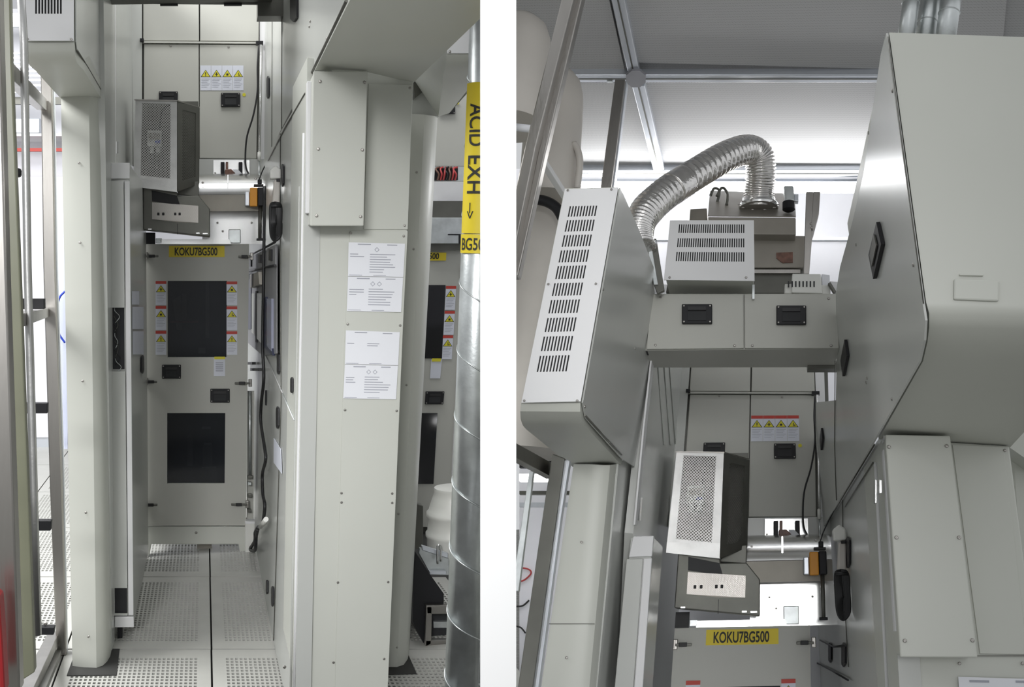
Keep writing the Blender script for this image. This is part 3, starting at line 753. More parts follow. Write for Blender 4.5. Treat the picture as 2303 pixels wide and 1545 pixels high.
# ---- side bays of the right housing, deep in the aisle
by = thing('drawer_bay', 'grey drawer bay with dark blue panels deep in left aisle right wall', 'machine', SP(590, 840))
def bay(name, pts, m, t=.008): return slab(name, [SP(x, y, .012) for x, y in pts], nr * t, m, by, .001)
BAYM = mat('bay_grey_paint', (.23, .23, .24), .45)
bay('bay_panel', [(562, 585), (631, 552), (631, 795), (598, 800), (562, 770)], BAYM, .004)
bay('drawer_front', [(566, 580), (605, 562), (605, 602), (566, 606)], BAYM)
bay('drawer_front', [(610, 560), (630, 550), (630, 597), (610, 600)], BAYM)
for x0, x1, y0, y1 in ((593, 598, 573, 592), (618, 624, 561, 586), (572, 575, 585, 600)):
    bay('pull', rect(x0, y0, x1, y1), BLACK, .016)
bay('blue_panel', [(604, 668), (610, 668), (626, 800), (604, 780)], mat('navy_panel', (.03, .035, .07), .3), .012)
bay('glass_panel', [(613, 672), (624, 672), (624, 790), (613, 778)], mat('blue_grey_panel', (.24, .25, .33), .25), .014)
bay('pale_panel', [(588, 660), (601, 660), (601, 775), (588, 762)], PAINTW, .012)
bay('pale_panel', [(575, 660), (584, 660), (584, 756), (575, 748)], PAINT, .012)
bay('dark_slot', rect(584.5, 655, 587.5, 770), BLACK, .013)
bay('dark_slot', rect(563, 633, 572, 740), mat('navy_panel', (.03, .035, .07)), .01)
bay('motor_block', [(578, 618), (600, 612), (603, 640), (578, 648)], TAN, .03)
bay('fitting', rect(564, 616, 574, 628), ALU, .03)
for y, x0, x1 in ((814, 563, 580), (828, 575, 594)): bay('lever', rect(x0, y, x1, y + 6), BLACK, .02)
for p in ([(632, 545), (606, 558), (567, 577)], [(632, 597), (604, 602), (570, 611)]):
    sweep('rail_cable', [SP(x, y, .024) for x, y in p], .005, RUBBER, by, 8)
slab('label_tag', [SP(x, y, .003) for x, y in [(618, 985), (634, 1010), (636, 1065), (618, 1040)]], nr * .002, STICKER, by)
# ---- cables on the right wall
wc = thing('hanging_cable', 'black cable hanging down right wall of left aisle with white plug', 'cable', SP(590, 1240, .02))
sweep('cable', spline([SP(x, y, .03) for x, y in [(609, 420), (608, 560), (607, 640), (605, 770), (608, 850), (602, 905), (601, 950), (611, 1010), (613, 1035), (605, 1065), (606, 1110), (611, 1135), (608, 1165), (603, 1180)]], 6), .0075, RUBBER, wc, 8)
sweep('white_plug', [SP(614, 1167, .03), SP(600, 1184, .03)], .011, WHITEP, wc, 10)
sweep('loop', spline([SP(x, y, .035) for x, y in [(598, 1184), (590, 1196), (589, 1215), (577, 1234), (589, 1236), (592, 1205), (596, 1190)]], 6), .009, RUBBER, wc, 8)
sweep('floor_lead', spline([SP(x, y, .035) for x, y in [(570, 1165), (574, 1195), (577, 1225), (577, 1250), (583, 1288)]], 6), .009, RUBBER, wc, 8)
prism('handle_knob', L, rect(596.5, 878, 602, 912), L.dep(SP(600, 900, .03)), .02, BLACK, wc, .003)
sb = thing('side_fittings', 'grey pipe fittings between door and right wall, left aisle', 'fitting', L.P(565, 1180, dDL - .1))
prism('fitting_plate', L, [(557, 880), (572, 880), (570, 1170), (555, 1170)], dDL + .03, .02, DOOR, sb)
for y, w in ((1070, 12), (1085, 9), (1112, 10), (1146, 8)): prism('clamp', L, rect(557, y, 557 + w, y + 7), dDL - .02, .03, [DARKST, GALV][y % 2], sb, .003)
sweep('tube', [L.P(562, 880, dDL), L.P(562, 1070, dDL)], .008, GALV, sb, 8)

# ---- bridge seen from below at the top of the left aisle
br = thing('bridge_box', 'underside of grey bridge box at top edge of left aisle', 'box', L.P(440, 8, 4.0))
prism('bridge_body', L, [(190, -170), (640, -170), (640, -112), (190, -112)], 3.6, .7, DARKST, br)
prism('bridge_lump', L, [(580, -40), (650, -40), (645, 36), (580, 36)], 4.3, .1, DARKST, br)
prism('bridge_lip', L, [(244, -40), (600, -40), (600, 9), (244, 5)], 4.31, .02, DARKST, br)
for x in (380, 524): prism('grip_tab', L, rect(x - 20, 3, x + 20, 11), 4.3, .02, BLACK, br)

# ---- second post with cover to the right, next bay
d2 = dF(895, 1500)
tn = thing('tool_housing', 'cream rounded post and overhanging cover right of papered post, left aisle', 'machine', PF(895, 1500))
colsn = [(905, 255, 845, 1502), (955, 258, 893, 1502), (972, 260, 908, 1497), (981, 262, 917, 1484), (984, 264, 920, 1470)]
A, B = [], []
for xt, yt, xb, yb in colsn:
    b = PF(xb, yb); B.append(b); A.append(L.P(xt, yt, L.dep(b)))
loft('post', A, B, (A[0] + L.D * .3, B[0] + L.D * .3), PAINT, tn)
screws(L, [(937, 387), (930, 560), (914, 866), (896, 1156), (893, 1456)], d2 - .004, tn, 2.6)
RW = [(1004, -70, 1093, -70, 2.75), (1005, 122, 1093, 122, 2.75), (1003, 140, 1093, 138, 2.77), (1000, 156, 1093, 152, 2.82), (997, 168, 1093, 163, 2.9), (986, 262, 1010, 255, d2 + .02)]
A = [L.P(a, b, d) for a, b, c, e, d in RW]; B = [L.P(c, e, d) for a, b, c, e, d in RW]
loft('overhang_cover', A, B, (A[0] + L.D * (d2 + .02 - 2.75), B[0] + L.D * (d2 + .02 - 2.75)), PAINT, tn)
prism('cover_panel', L, [(1006, -70), (1093, -70), (1093, 120), (1006, 120)], 2.742, .006, PAINTW, tn, .002)
screws(L, [(1012, 116)], 2.74, tn, 3)
prism('rear_side', L, [(929, 150), (1004, 118), (1004, 160), (988, 262), (905, 262)], d2 + .05, .05, SIDE, tn)
prism('gap_shade', L, [(930, 185), (1004, 117), (1003, 165), (932, 222)], d2 + .02, .03, DARKST, tn)  # dark sheet paints the shaded gap under the overhang

# ---- second door bay at the right
dE = dF(980, 1180)
ud = thing('machine_front', 'grey upper machine panel behind yellow labelled pipe', 'machine', L.P(1010, 375, dE))
prism('panel', L, rect(930, 215, 1094, 373), dE + .1, .05, DOOR, ud)
latch_handle(L, quadP(L, 985, 230, 1023, 257, dE + .09), ud)
prism('yellow_dot', L, [(1029 + 4 * math.cos(a), 231 + 4 * math.sin(a)) for a in [i * .7854 for i in range(8)]], dE + .09, .004, WARNY, ud)
ub = thing('wiring_box', 'open box of red and black wires beside yellow labelled pipe', 'box', L.P(1005, 405, dE))
prism('box_back', L, rect(970, 374, 1060, 407), dE + .05, .02, GALV, ub)
prism('black_terminal', L, rect(976, 378, 1030, 405), dE + .02, .02, BLACK, ub)
for j in range(7):
    x = 984 + j * 6.5
    sweep('wire', spline([L.P(x, 405, dE), L.P(x + 3, 392, dE - .02), L.P(x - 4 + 4 * (j % 3), 380, dE), L.P(x + 6, 376, dE + .01)], 5), .006, [COPPER, PINK, PINK, RUBBER][j % 4], ub, 6)
dv = thing('device_rack', 'grey duct and switch unit behind pipe, second aisle', 'device', L.P(1005, 555, dE))
prism('pale_duct', L, rect(968, 408, 1060, 452), dE - .05, .06, BRIGHT, dv)
prism('dark_opening', L, rect(970, 452, 1046, 488), dE - .05, .05, DARKST, dv)
prism('switch_unit', L, rect(968, 489, 1044, 548), dE - .08, .06, GALV, dv, .004)
prism('switch_frame', L, [(1008, 526), (1036, 526), (1036, 548), (1032, 548), (1032, 529), (1008, 529)], dE - .085, .006, BLACK, dv)
prism('under_shelf', L, rect(966, 548, 1042, 563), dE - .04, .06, DARKST, dv)
d2r = thing('machine_door', 'grey machine door with clipped yellow plate, partly hidden at far right of left aisle', 'door', L.P(985, 1180, dE))
prism('door_panel', L, [(925, 563), (1041, 563), (1036, 850), (1014, 1185), (925, 1185)], dE, .04, DOOR, d2r)
prism('edge_strip', L, [(1038, 600), (1041, 600), (1020, 1070), (1016, 1070)], dE - .01, .01, PAINTW, d2r)
prism('window_pane', L, [(955, 641), (1002, 641), (994, 806), (945, 806)], dE - .006, .008, mat('black_window', (.01, .01, .012), .1), d2r)
prism('window_pane', L, [(940, 929), (984, 929), (975, 1088), (930, 1088)], dE - .006, .008, MATS['black_window'], d2r)
sg2 = prism('name_plate', L, [(880, 567), (1004, 568), (1003, 586), (880, 586)], dE - .012, .004, YELLOW, d2r)
text_on('lettering', 'KOKU7BG500', [L.P(x, y, dE - .014) for x, y in [(893, 569), (988, 569), (987, 583), (892, 583)]], NL * .001, INK, sg2, .02)
for i, (x0, y0) in enumerate(((1003, 643), (1000, 699), (996, 754))):
    warning_sticker(L, [L.P(x, y, dE - .004) for x, y in [(x0, y0), (x0 + 23, y0), (x0 + 20, y0 + 54), (x0 - 3, y0 + 54)]], d2r, True, i + 1)
nt = prism('notice_sticker', L, [(970, 808), (994, 808), (990, 851), (967, 851)], dE - .006, .003, STICKER, d2r)
prism('yellow_header', L, [(972, 806), (992, 806), (991, 813), (971, 813)], dE - .010, .003, WARNY, nt)
latch_handle(L, [L.P(x, y, dE - .003) for x, y in [(957, 880), (999, 880), (996, 909), (955, 909)]], d2r)
prism('rear_filler', L, [(925, 200), (1100, 200), (1100, 1190), (925, 1190)], dE + .3, .03, DOOR, d2r)
prism('kick_plate', L, [(920, 1185), (1030, 1185), (1030, 1250), (920, 1250)], dE + .05, .04, DARKST, d2r)

# ---- spiral exhaust pipe with yellow label
dP = 2.6
pp = thing('exhaust_pipe', 'galvanised spiral pipe with yellow ACID EXH label at edge of white partition', 'pipe', L.P(1030, 1600, dP))
a0, a1 = L.P(1102, -90, dP), L.P(1034, 1640, dP)
rP = 42 * L.px(dP)
axis = a1 - a0; axn = axis.normalized()
sweep('pipe_wall', [a0, a1], rP, GALV, pp, 48)
e1 = (NL - NL.dot(axn) * axn).normalized(); e2 = axn.cross(e1)       # e1 towards the viewer
if e2.dot(L.X) < 0: e2 = -e2
hel = []; turns = 11.6
for i in range(int(turns * 40) + 1):
    an = 2 * math.pi * i / 40; t = i / (turns * 40)
    hel.append(a0 + axis * t + (e1 * math.cos(an) + e2 * math.sin(an)) * (rP + .0008))
sweep('spiral_seam', hel, .0024, GALV, pp, 6)
def on_pipe(t, ang, lift): return a0 + axis * t + (e1 * math.cos(ang) + e2 * math.sin(ang)) * (rP + lift)
def wrap(name, t0, t1, b0, b1, lift, m, n=20):
    v = []
    for j in range(2):
        for i in range(n + 1):
            b = b0 + (b1 - b0) * i / n; v.append(on_pipe((t0, t1)[j], b, lift))
    return mk(name, v, [(i, i + 1, n + 2 + i, n + 1 + i) for i in range(n)], m, pp, smooth=True)
ty = lambda y: (y + 90) / 1730.0
lb = wrap('yellow_label', ty(181), ty(506), -1.45, 1.2, .0045, YELLOW)
lb2 = wrap('yellow_label', ty(508), ty(549), -1.5, 1.2, .0045, YELLOW)
def pipe_text(s, t0, t1, b0, b1, down=True, bold=.0):
    uv, fs = text_uv(s, bold); bm = bmesh.new()
    vs = [bm.verts.new((u_, v_, 0)) for u_, v_ in uv]
    for f in fs:
        try: bm.faces.new([vs[i] for i in f])
        except ValueError: pass
    bmesh.ops.triangulate(bm, faces=bm.faces)
    for _ in range(2): bmesh.ops.subdivide_edges(bm, edges=bm.edges, cuts=1, use_grid_fill=True)
    bm.verts.index_update()
    vv = []
    for v in bm.verts:
        if down: vv.append(on_pipe(t0 + (t1 - t0) * v.co.x, b1 + (b0 - b1) * v.co.y, .0062))
        else: vv.append(on_pipe(t0 + (t1 - t0) * v.co.y, b0 + (b1 - b0) * v.co.x, .0062))
    ff = [tuple(v.index for v in f.verts) for f in bm.faces]; bm.free()
    return mk('lettering', vv, ff, INK, lb if down else lb2)
pipe_text('ACID', ty(226), ty(318), -1.05, -.22, bold=.015)
pipe_text('EXH', ty(338), ty(420), -1.05, -.22, bold=.015)
pipe_text('-', ty(440), ty(462), -.86, -.80); pipe_text('>', ty(458), ty(474), -1.0, -.62)
pipe_text('BG500', ty(516), ty(543), -1.3, .25, down=False, bold=.015)
p2 = thing('exhaust_pipe', 'second galvanised pipe half hidden behind the labelled spiral pipe', 'pipe', L.P(1075, 1600, 3.0))
sweep('pipe_wall', [L.P(1106, 880, 3.0), L.P(1092, 1640, 3.0)], 30 * L.px(3.0), GALV, p2, 32)
for y in (1195, 1365, 1530): lathe('ring_seam', L.P(1106 - 14 * (y - 880) / 760, y, 3.0), L.U, [(30.5 * L.px(3.0), -.003), (31.5 * L.px(3.0), 0), (30.5 * L.px(3.0), .003)], GALV, p2, 32)

# ---- white drums and steel cart behind the pipe
dC = dF(985, 1450)
u = L.px(dC + .25)
dm = thing('plastic_drum', 'white ribbed plastic drum with lid standing on steel cart behind pipe', 'drum', L.P(1012, 1262, dC + .25))
bs = L.P(1014, 1235, dC + .25)
prof = [(58, -10), (59, 30), (62, 34), (62, 42), (58, 46), (57, 78), (61, 83), (61, 92), (56, 97), (52, 112), (47, 128), (43, 140), (44, 146), (43, 152), (36, 154), (.1, 155)]
lathe('drum_shell', bs, L.U, [(r * u, z * u) for r, z in prof], WHITEP, dm, 48)
ct = thing('steel_cart', 'steel cart with black sides carrying the white drum', 'cart', PF(985, 1460))
prism('front_leg', L, [(959, 1364), (972, 1364), (970, 1448), (956, 1456)], dC, .03, STEEL, ct, .003)
prism('front_beam', L, [(959, 1362), (1010, 1362), (1010, 1381), (960, 1381)], dC, .03, STEEL, ct, .003)
prism('lower_beam', L, [(957, 1440), (1010, 1440), (1010, 1466), (957, 1462)], dC, .03, STEEL, ct, .003)
prism('inner_panel', L, rect(970, 1378, 1010, 1446), dC + .1, .02, LINER, ct)
prism('inner_bar', L, rect(975, 1398, 1010, 1412), dC + .08, .02, GALV, ct)
prism('black_side', L, [(930, 1235), (966, 1290), (998, 1335), (998, 1362), (958, 1364), (956, 1454), (928, 1398)], dC + .035, .25, BLACK, ct)
prism('shelf_plate', L, [(944, 1232), (1010, 1256), (1010, 1294), (968, 1293), (942, 1245)], dC + .14, .02, GALV, ct, .003)
prism('shelf_rim', L, [(948, 1226), (1008, 1244), (1008, 1256), (950, 1238)], dC + .12, .015, ALU, ct, .003)
prism('shelf_lip', L, rect(966, 1284, 1004, 1293), dC + .12, .02, ALU, ct, .003)
prism('strap_tag', L, rect(948, 1327, 962, 1337), dC + .08, .01, WHITEP, ct)
sweep('grab_handle', spline([L.P(984, 1268, dC + .1), L.P(984, 1230, dC + .1), L.P(988, 1226, dC + .1), L.P(991, 1232, dC + .1), L.P(991, 1262, dC + .1)], 5), .005, BRIGHT, ct, 8)
prism('rear_box', L, [(935, 1132), (952, 1138), (952, 1240), (930, 1232)], dC + .8, .05, DARKST, ct, .004)

# ================================================================== RIGHT AISLE (tilted bay seen looking up)
NR = -R.D
kR = .8
dVT = 2.20                                     # vented tower front
dpR = 2.95                                     # post under it
# ---- vented tower cover on its post
vt = thing('tool_housing', 'cream tower cover with ten rows of vent slots, left side of right aisle', 'machine', R.P(1290, 1500, dpR))
zbr = (R.P(1340, 1046, dpR) - EYE).dot(R.U)
RW = [(1270, 424, 1390, 421, dVT), (1172, 908, 1305, 905, dVT), (1170, 925, 1305, 926, dVT + .012), (1171, 943, 1308, 944, dVT + .05), (1176, 957, 1315, 958, dVT + .11), (1184, 966, 1324, 967, dVT + .18), (1288, 1050, 1397, 1045, dpR + .08)]
A = [R.P(a, b, d) for a, b, c, e, d in RW]; B = [R.P(c, e, d) for a, b, c, e, d in RW]
A0 = R.P(1270, 424, dVT); dd = R.D * (dpR + .08 - dVT)
loft('overhang_cover', A, B, (A[0] + dd, B[0] + dd), PAINT, vt)
qv = [R.P(1271, 426, dVT - .014), R.P(1390, 423, dVT - .014), R.P(1306, 903, dVT - .014), R.P(1173, 906, dVT - .014)]
vr = [(466, 491), (499, 526), (534, 561), (569, 597), (605, 635), (644, 673), (682, 712), (722, 753), (763, 795), (805, 840)]
hl = []
for y0, y1 in vr:
    v0, v1 = (y0 - 425) / 480, (y1 - 425) / 480
    for j in range(10):
        u0 = .155 + .0545 * j; hl.append((u0, v0, u0 + .028, v1))
holed('vent_panel', qv, hl, PAINTW, vt, .004)
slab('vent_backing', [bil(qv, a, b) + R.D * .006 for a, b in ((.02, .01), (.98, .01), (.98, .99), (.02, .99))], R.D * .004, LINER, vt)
screws(R, [(1277, 428), (1375, 426), (1233, 639), (1340, 638), (1179, 901), (1298, 901)], dVT - .016, vt, 3.2)
colsr = [(1290, 1044, 1212, 1580), (1325, 1044, 1262, 1580), (1356, 1046, 1305, 1580), (1372, 1046, 1322, 1580), (1386, 1044, 1335, 1580), (1393, 1040, 1342, 1580)]
dc_ = [dpR, dpR, dpR, dpR + .012, dpR + .05, dpR + .12]
A = [R.P(a, b, d) for (a, b, c, e), d in zip(colsr, dc_)]; B = [R.P(c, e, d) for (a, b, c, e), d in zip(colsr, dc_)]
loft('post', A, B, (A[0] + R.D * .5, B[0] + R.D * .5), PAINT, vt)
screws(R, [(1308, 1219), (1274, 1479)], dpR - .002, vt, 3)
prism('post_joint', R, [(1232, 1402), (1337, 1402), (1337, 1404), (1232, 1404)], dpR - .001, .004, DARKST, vt)
def plane3(rm, a, b, d): 
    p0 = rm.P(*a, d); n = (rm.P(*b, d) - p0).cross(rm.D).normalized(); return p0, n
pT, nT = plane3(R, (1390, 421), (1305, 905), dVT)
if nT.dot(R.X) < 0: nT = -nT
def ST(x, y, o=0.0): return R.on(x, y, pT, nT) + nT * o
slab('overhang_side', [ST(x, y, .002) for x, y in [(1390, 422), (1432, 515), (1466, 600), (1472, 760), (1462, 900), (1440, 1060), (1396, 1032), (1313, 940), (1306, 905)]], nT * .004, SIDE, vt)
sweep('cover_seam', [ST(x, y, .008) for x, y in [(1309, 933), (1350, 978), (1393, 1022)]], .0025, DARKST, vt, 6)
for x, y in ((1351, 650), (1310, 914), (1424, 783)): screw(ST(x, y, .006), nT, .004, vt)
pTp, nTp = plane3(R, (1395, 1050), (1345, 1560), dpR + .1)
if nTp.dot(R.X) < 0: nTp = -nTp
slab('side_panel', [R.on(x, y, pTp, nTp) for x, y in [(1392, 1035), (1447, 1035), (1440, 1085), (1425, 1200), (1400, 1400), (1385, 1580), (1340, 1580)]], -nTp * .03, SIDE, vt)
pW, nW = plane3(R, (1468, 790), (1425, 1200), 3.25)
if nW.dot(R.X) < 0: nW = -nW
slab('rear_side_panel', [R.on(x, y, pW, nW) for x, y in [(1462, 640), (1560, 640), (1556, 900), (1535, 1250), (1512, 1580), (1405, 1580), (1424, 1200), (1466, 800)]], -nW * .03, SIDE, vt)
slab('corner_strip', [R.on(x, y, pW, nW) + nW * .002 for x, y in [(1462, 800), (1468, 800), (1450, 960), (1428, 1180), (1423, 1180), (1444, 960)]], nW * .006, PAINTW, vt)
for x0, x1 in ((1478, 1484), (1492, 1498), (1504, 1509)):
    slab('reflection_stripe', [R.on(x, y, pW, nW) + nW * .001 for x, y in [(x0, 820), (x1, 820), (x1 + 14, 1000), (x0 + 14, 1000)]], nW * .003, SIDE, vt)  # raised strips stand in for stripes reflected in the panel
slab('hinge', [R.on(x, y, pW, nW) + nW * .003 for x, y in [(1434, 1118), (1438, 1118), (1434, 1170), (1431, 1170)]], nW * .008, BRIGHT, vt)
slab('hinge', [R.on(x, y, pW, nW) + nW * .003 for x, y in [(1460, 1340), (1464, 1340), (1461, 1395), (1457, 1395)]], nW * .008, BRIGHT, vt)

# ---- narrow control cabinet
dnR = 3.2
nb = thing('control_cabinet', 'narrow grey control cabinet beside left post of right aisle', 'cabinet', R.P(1420, 1560, dnR))
prism('body', R, [(1418, 1210), (1469, 1206), (1440, 1590), (1380, 1590)], dnR, .35, SIDE, nb, .003)
prism('top_cap', R, [(1424, 1206), (1470, 1205), (1466, 1251), (1414, 1253)], dnR - .012, .02, PAINTW, nb, .002)
prism('front_panel', R, [(1409, 1257), (1446, 1256), (1421, 1590), (1378, 1590)], dnR - .012, .014, SIDE, nb, .002)
prism('edge_strip', R, [(1448, 1256), (1466, 1255), (1442, 1590), (1423, 1590)], dnR - .012, .014, PAINTW, nb, .002)

# ---- right-hand cabinet with overhang
dRC = 1.68; dPR = 2.55
rc = thing('tool_housing', 'large cream cabinet with overhanging upper body, right side of right aisle', 'machine', R.P(2150, 1560, dPR))
RW = [(2000, 73, 2440, 88, dRC), (2083, 680, 2440, 690, dRC), (2090, 705, 2440, 714, dRC + .006), (2090, 735, 2440, 745, dRC + .03), (2086, 768, 2440, 778, dRC + .075), (2076, 812, 2440, 822, dRC + .14), (1976, 988, 2272, 1006, dPR + .03)]
A = [R.P(a, b, d) for a, b, c, e, d in RW]; B = [R.P(c, e, d) for a, b, c, e, d in RW]
dd = R.D * (dPR + .03 - dRC)
loft('overhang_body', A, B, (A[0] + dd, B[0] + dd), PAINT, rc)
pC, nC = plane3(R, (2000, 73), (2083, 680), dRC)
if nC.dot(R.X) > 0: nC = -nC
def SCp(x, y, o=0.0): return R.on(x, y, pC, nC) + nC * o
slab('upper_side_panel', [SCp(x, y, .002) for x, y in [(2000, 74), (1988, 120), (1970, 240), (1948, 390), (1922, 500), (1894, 600), (1884, 660), (1886, 790), (1884, 900), (1838, 905), (1836, 1200), (1850, 1192), (1968, 997), (2075, 812), (2086, 765), (2089, 720), (2083, 680)]], nC * .004, SIDE, rc)
hdl = [(1987, 498), (1998, 548), (1979, 626), (1968, 572)]
h1 = slab('recessed_handle', [SCp(x, y, .007) for x, y in hdl], nC * .008, BLACK, rc)
slab('grip', [SCp(x, y, .016) for x, y in [(1985, 525), (1991, 550), (1980, 598), (1975, 573)]], nC * .003, DARKST, h1)
h2 = slab('recessed_handle', [SCp(x, y, .007) for x, y in [(1911, 763), (1916, 800), (1906, 846), (1901, 810)]], nC * .008, BLACK, rc)
slab('recessed_handle', [SCp(x, y, .007) for x, y in [(1855, 962), (1858, 985), (1854, 1012), (1851, 990)]], nC * .008, BLACK, rc)
for x, y in ((2015, 203), (2063, 595), (2013, 897), (1960, 298), (1931, 550), (1956, 850), (1954, 860)): screw(SCp(x, y, .006), nC, .0042, rc)
sweep('panel_joint', [SCp(x, y, .008) for x, y in [(1884, 800), (1882, 1000), (1886, 1125)]], .0016, DARKST, rc, 6)
sweep('edge_seam', [SCp(x, y, .005) for x, y in [(2003, 82), (2084, 682)]], .0012, DARKST, rc, 6)
prism('blank_plate', R, [(2146, 626), (2248, 630), (2247, 677), (2145, 673)], dRC - .006, .006, PAINT, rc, .003)
prism('pressed_lip', R, [(2158, 615), (2212, 616), (2212, 620), (2158, 619)], dRC - .005, .005, PAINT, rc, .001)
pK, nK = plane3(R, (1984, 985), (2024, 1560), dPR)
if nK.dot(R.X) > 0: nK = -nK
def SK(x, y, o=0.0): return R.on(x, y, pK, nK) + nK * o
slab('lower_side_panel', [SK(x, y) for x, y in [(1986, 972), (2026, 1590), (1830, 1590), (1832, 1190), (1850, 1176)]], -nK * .05, SIDE, rc)
prism('post_front', R, [(1984, 985), (2270, 1003), (2345, 1590), (2026, 1590)], dPR, .45, PAINT, rc, .004)
sweep('overhang_joint', [SK(x, y, .006) for x, y in [(1970, 1000), (1910, 1098), (1850, 1197)]], .004, DARKST, rc, 6)
sweep('panel_joint', [SK(x, y, .003) for x, y in [(1966, 1040), (1902, 1140)]], .002, DARKST, rc, 6)
sweep('panel_joint', [SK(x, y, .003) for x, y in [(1897, 1125), (1898, 1300), (1910, 1500)]], .002, DARKST, rc, 6)
sweep('corner_profile', [SK(x, y, .003) for x, y in [(1972, 1040), (1985, 1300), (1999, 1560)]], .005, PAINTW, rc, 6)
side_handle(R, pK + nK * .001, nK, 1905, 1207, 1914, 1278, rc)
side_handle(R, pK + nK * .001, nK, 1896, 1445, 1904, 1500, rc)
side_handle(R, pK + nK * .001, nK, 1866, 1445, 1872, 1490, rc)
for pts in ([(1850, 1440), (1880, 1455), (1910, 1452)], [(1840, 1490), (1880, 1510), (1915, 1530)]):
    sweep('rail_cable', [SK(x, y, .012) for x, y in pts], .004, RUBBER, rc, 8)
prism('hinge', R, rect(1967, 1078, 1973, 1132), dPR - .01, .02, BRIGHT, rc, .002)
prism('hinge', R, rect(1977, 1078, 1985, 1110), dPR - .015, .02, BRIGHT, rc, .002)
prism('upper_front_panel', R, [(2142, 1000), (2258, 1005), (2310, 1472), (2204, 1470)], dPR - .004, .004, PAINT, rc, .001)
prism('front_joint', R, [(2150, 1474), (2320, 1474), (2320, 1476), (2150, 1476)], dPR - .005, .004, DARKST, rc)
screws(R, [(2260, 1013), (2158, 1492), (2300, 1492)], dPR - .004, rc, 3.2)
jr = thing('junction_box', 'cream junction box with screwed cover on right post, right aisle', 'box', R.P(2110, 1478, dPR))
prism('enclosure', R, [(1994, 980), (2135, 983), (2196, 1474), (2028, 1474)], dPR - .09, .09, PAINT, jr, .004)
prism('cover', R, [(1991, 977), (2137, 980), (2199, 1479), (2025, 1478)], dPR - .102, .014, PAINT, jr, .003)
prism('hinge_strip', R, [(1986, 1010), (1994, 1010), (2022, 1420), (2013, 1420)], dPR - .03, .03, PAINTW, jr, .002)
screws(R, [(1999, 1005), (2129, 1003), (2016, 1209), (2157, 1209), (2035, 1441), (2187, 1440)], dPR - .102, jr, 4.0)
qs = [R.P(x, y, dPR - .0075) for x, y in [(2155, 1522), (2320, 1527), (2330, 1600), (2160, 1600)]]
ps = slab('safety_sheet', qs, NR * .0008, PAPER); tag(ps, 'white safety sheet at bottom edge below junction box, right aisle', 'paper')
bars('printed_lines', qs, NR * .0016, [(.15, .08, .42, .15), (.78, .06, .95, .13)], GREYINK, ps)
np_ = thing('tool_housing', 'shaded cream post at right edge behind right post, right aisle', 'machine', R.P(2300, 1560, 3.1))
prism('post', R, [(2262, 995), (2330, 980), (2400, 1590), (2300, 1590)], 3.1, .3, PAINT, np_, .02)
prism('overhang_cover', R, [(2262, 1000), (2400, 900), (2400, 1030), (2330, 1048)], 3.0, .2, PAINT, np_)

# ---- bridge box across the aisle
dB = 3.05
bb = thing('bridge_box', 'grey two-panel bridge box with black handles spanning right aisle', 'box', R.P(1670, 800, dB))
prism('body', R, [(1456, 660), (1886, 660), (1889, 785), (1449, 788)], dB + .012, .22, DOOR, bb, .003)
prism('front_panel', R, [(1465, 661), (1671.5, 661), (1672.5, 783), (1454, 785)], dB, .01, DOOR, bb, .002)
prism('front_panel', R, [(1674.5, 661), (1882, 663), (1887, 783), (1675, 783)], dB, .01, DOOR, bb, .002)
latch_handle(R, [R.P(x, y, dB) for x, y in rect(1534, 686, 1602, 730)], bb)
latch_handle(R, [R.P(x, y, dB) for x, y in rect(1746, 689, 1813, 732)], bb)
screws(R, [(1486, 668), (1474, 776), (1652, 777), (1692, 777), (1869, 777), (1864, 671), (1694, 669)], dB, bb, 3)
prism('bracket', R, [(1450, 690), (1462, 690), (1458, 740), (1450, 760)], dB + .03, .05, BLACK, bb)
prism('bracket', R, [(1453, 745), (1462, 745), (1456, 790), (1446, 790)], dB + .02, .05, BLACK, bb)
prism('lump', R, [(1815, 800), (1884, 800), (1886, 829), (1817, 829)], dB + .2, .05, DARKST, bb)
prism('under_tray', R, [(1452, 790), (1888, 790), (1886, 806), (1452, 808)], dB + .22, .03, DARKST, bb)
# ---- vented box standing on the bridge
vb = thing('vent_box', 'pale vented box with three rows of slots on top of bridge box', 'box', R.P(1600, 658, dB + .05))
prism('body', R, [(1511, 500), (1693, 500), (1695, 630), (1497, 628)], dB - .05, .22, PAINT, vb, .003)
qb = [R.P(x, y, dB - .062) for x, y in [(1507, 496), (1695.5, 496), (1697, 632), (1493, 630)]]
hv = []
for y0, y1 in ((505, 525), (537, 557), (568, 589)):
    for j in range(30): hv.append((.115 + .0262 * j, (y0 - 496) / 135, .115 + .0262 * j + .0135, (y1 - 496) / 135))
holed('vent_panel', qb, hv, PAINTW, vb, .004)
slab('vent_backing', [bil(qb, a, b) + R.D * .006 for a, b in ((.03, .02), (.97, .02), (.97, .98), (.03, .98))], R.D * .003, LINER, vb)
screws(R, [(1506, 624), (1678, 624)], dB - .064, vb, 3)
prism('mounting_frame', R, [(1502, 634), (1695, 634), (1695, 659), (1498, 657)], dB + .14, .04, DARKST, vb)
prism('blue_tube', R, rect(1692, 640, 1697, 672), dB - .02, .01, GALV, vb)
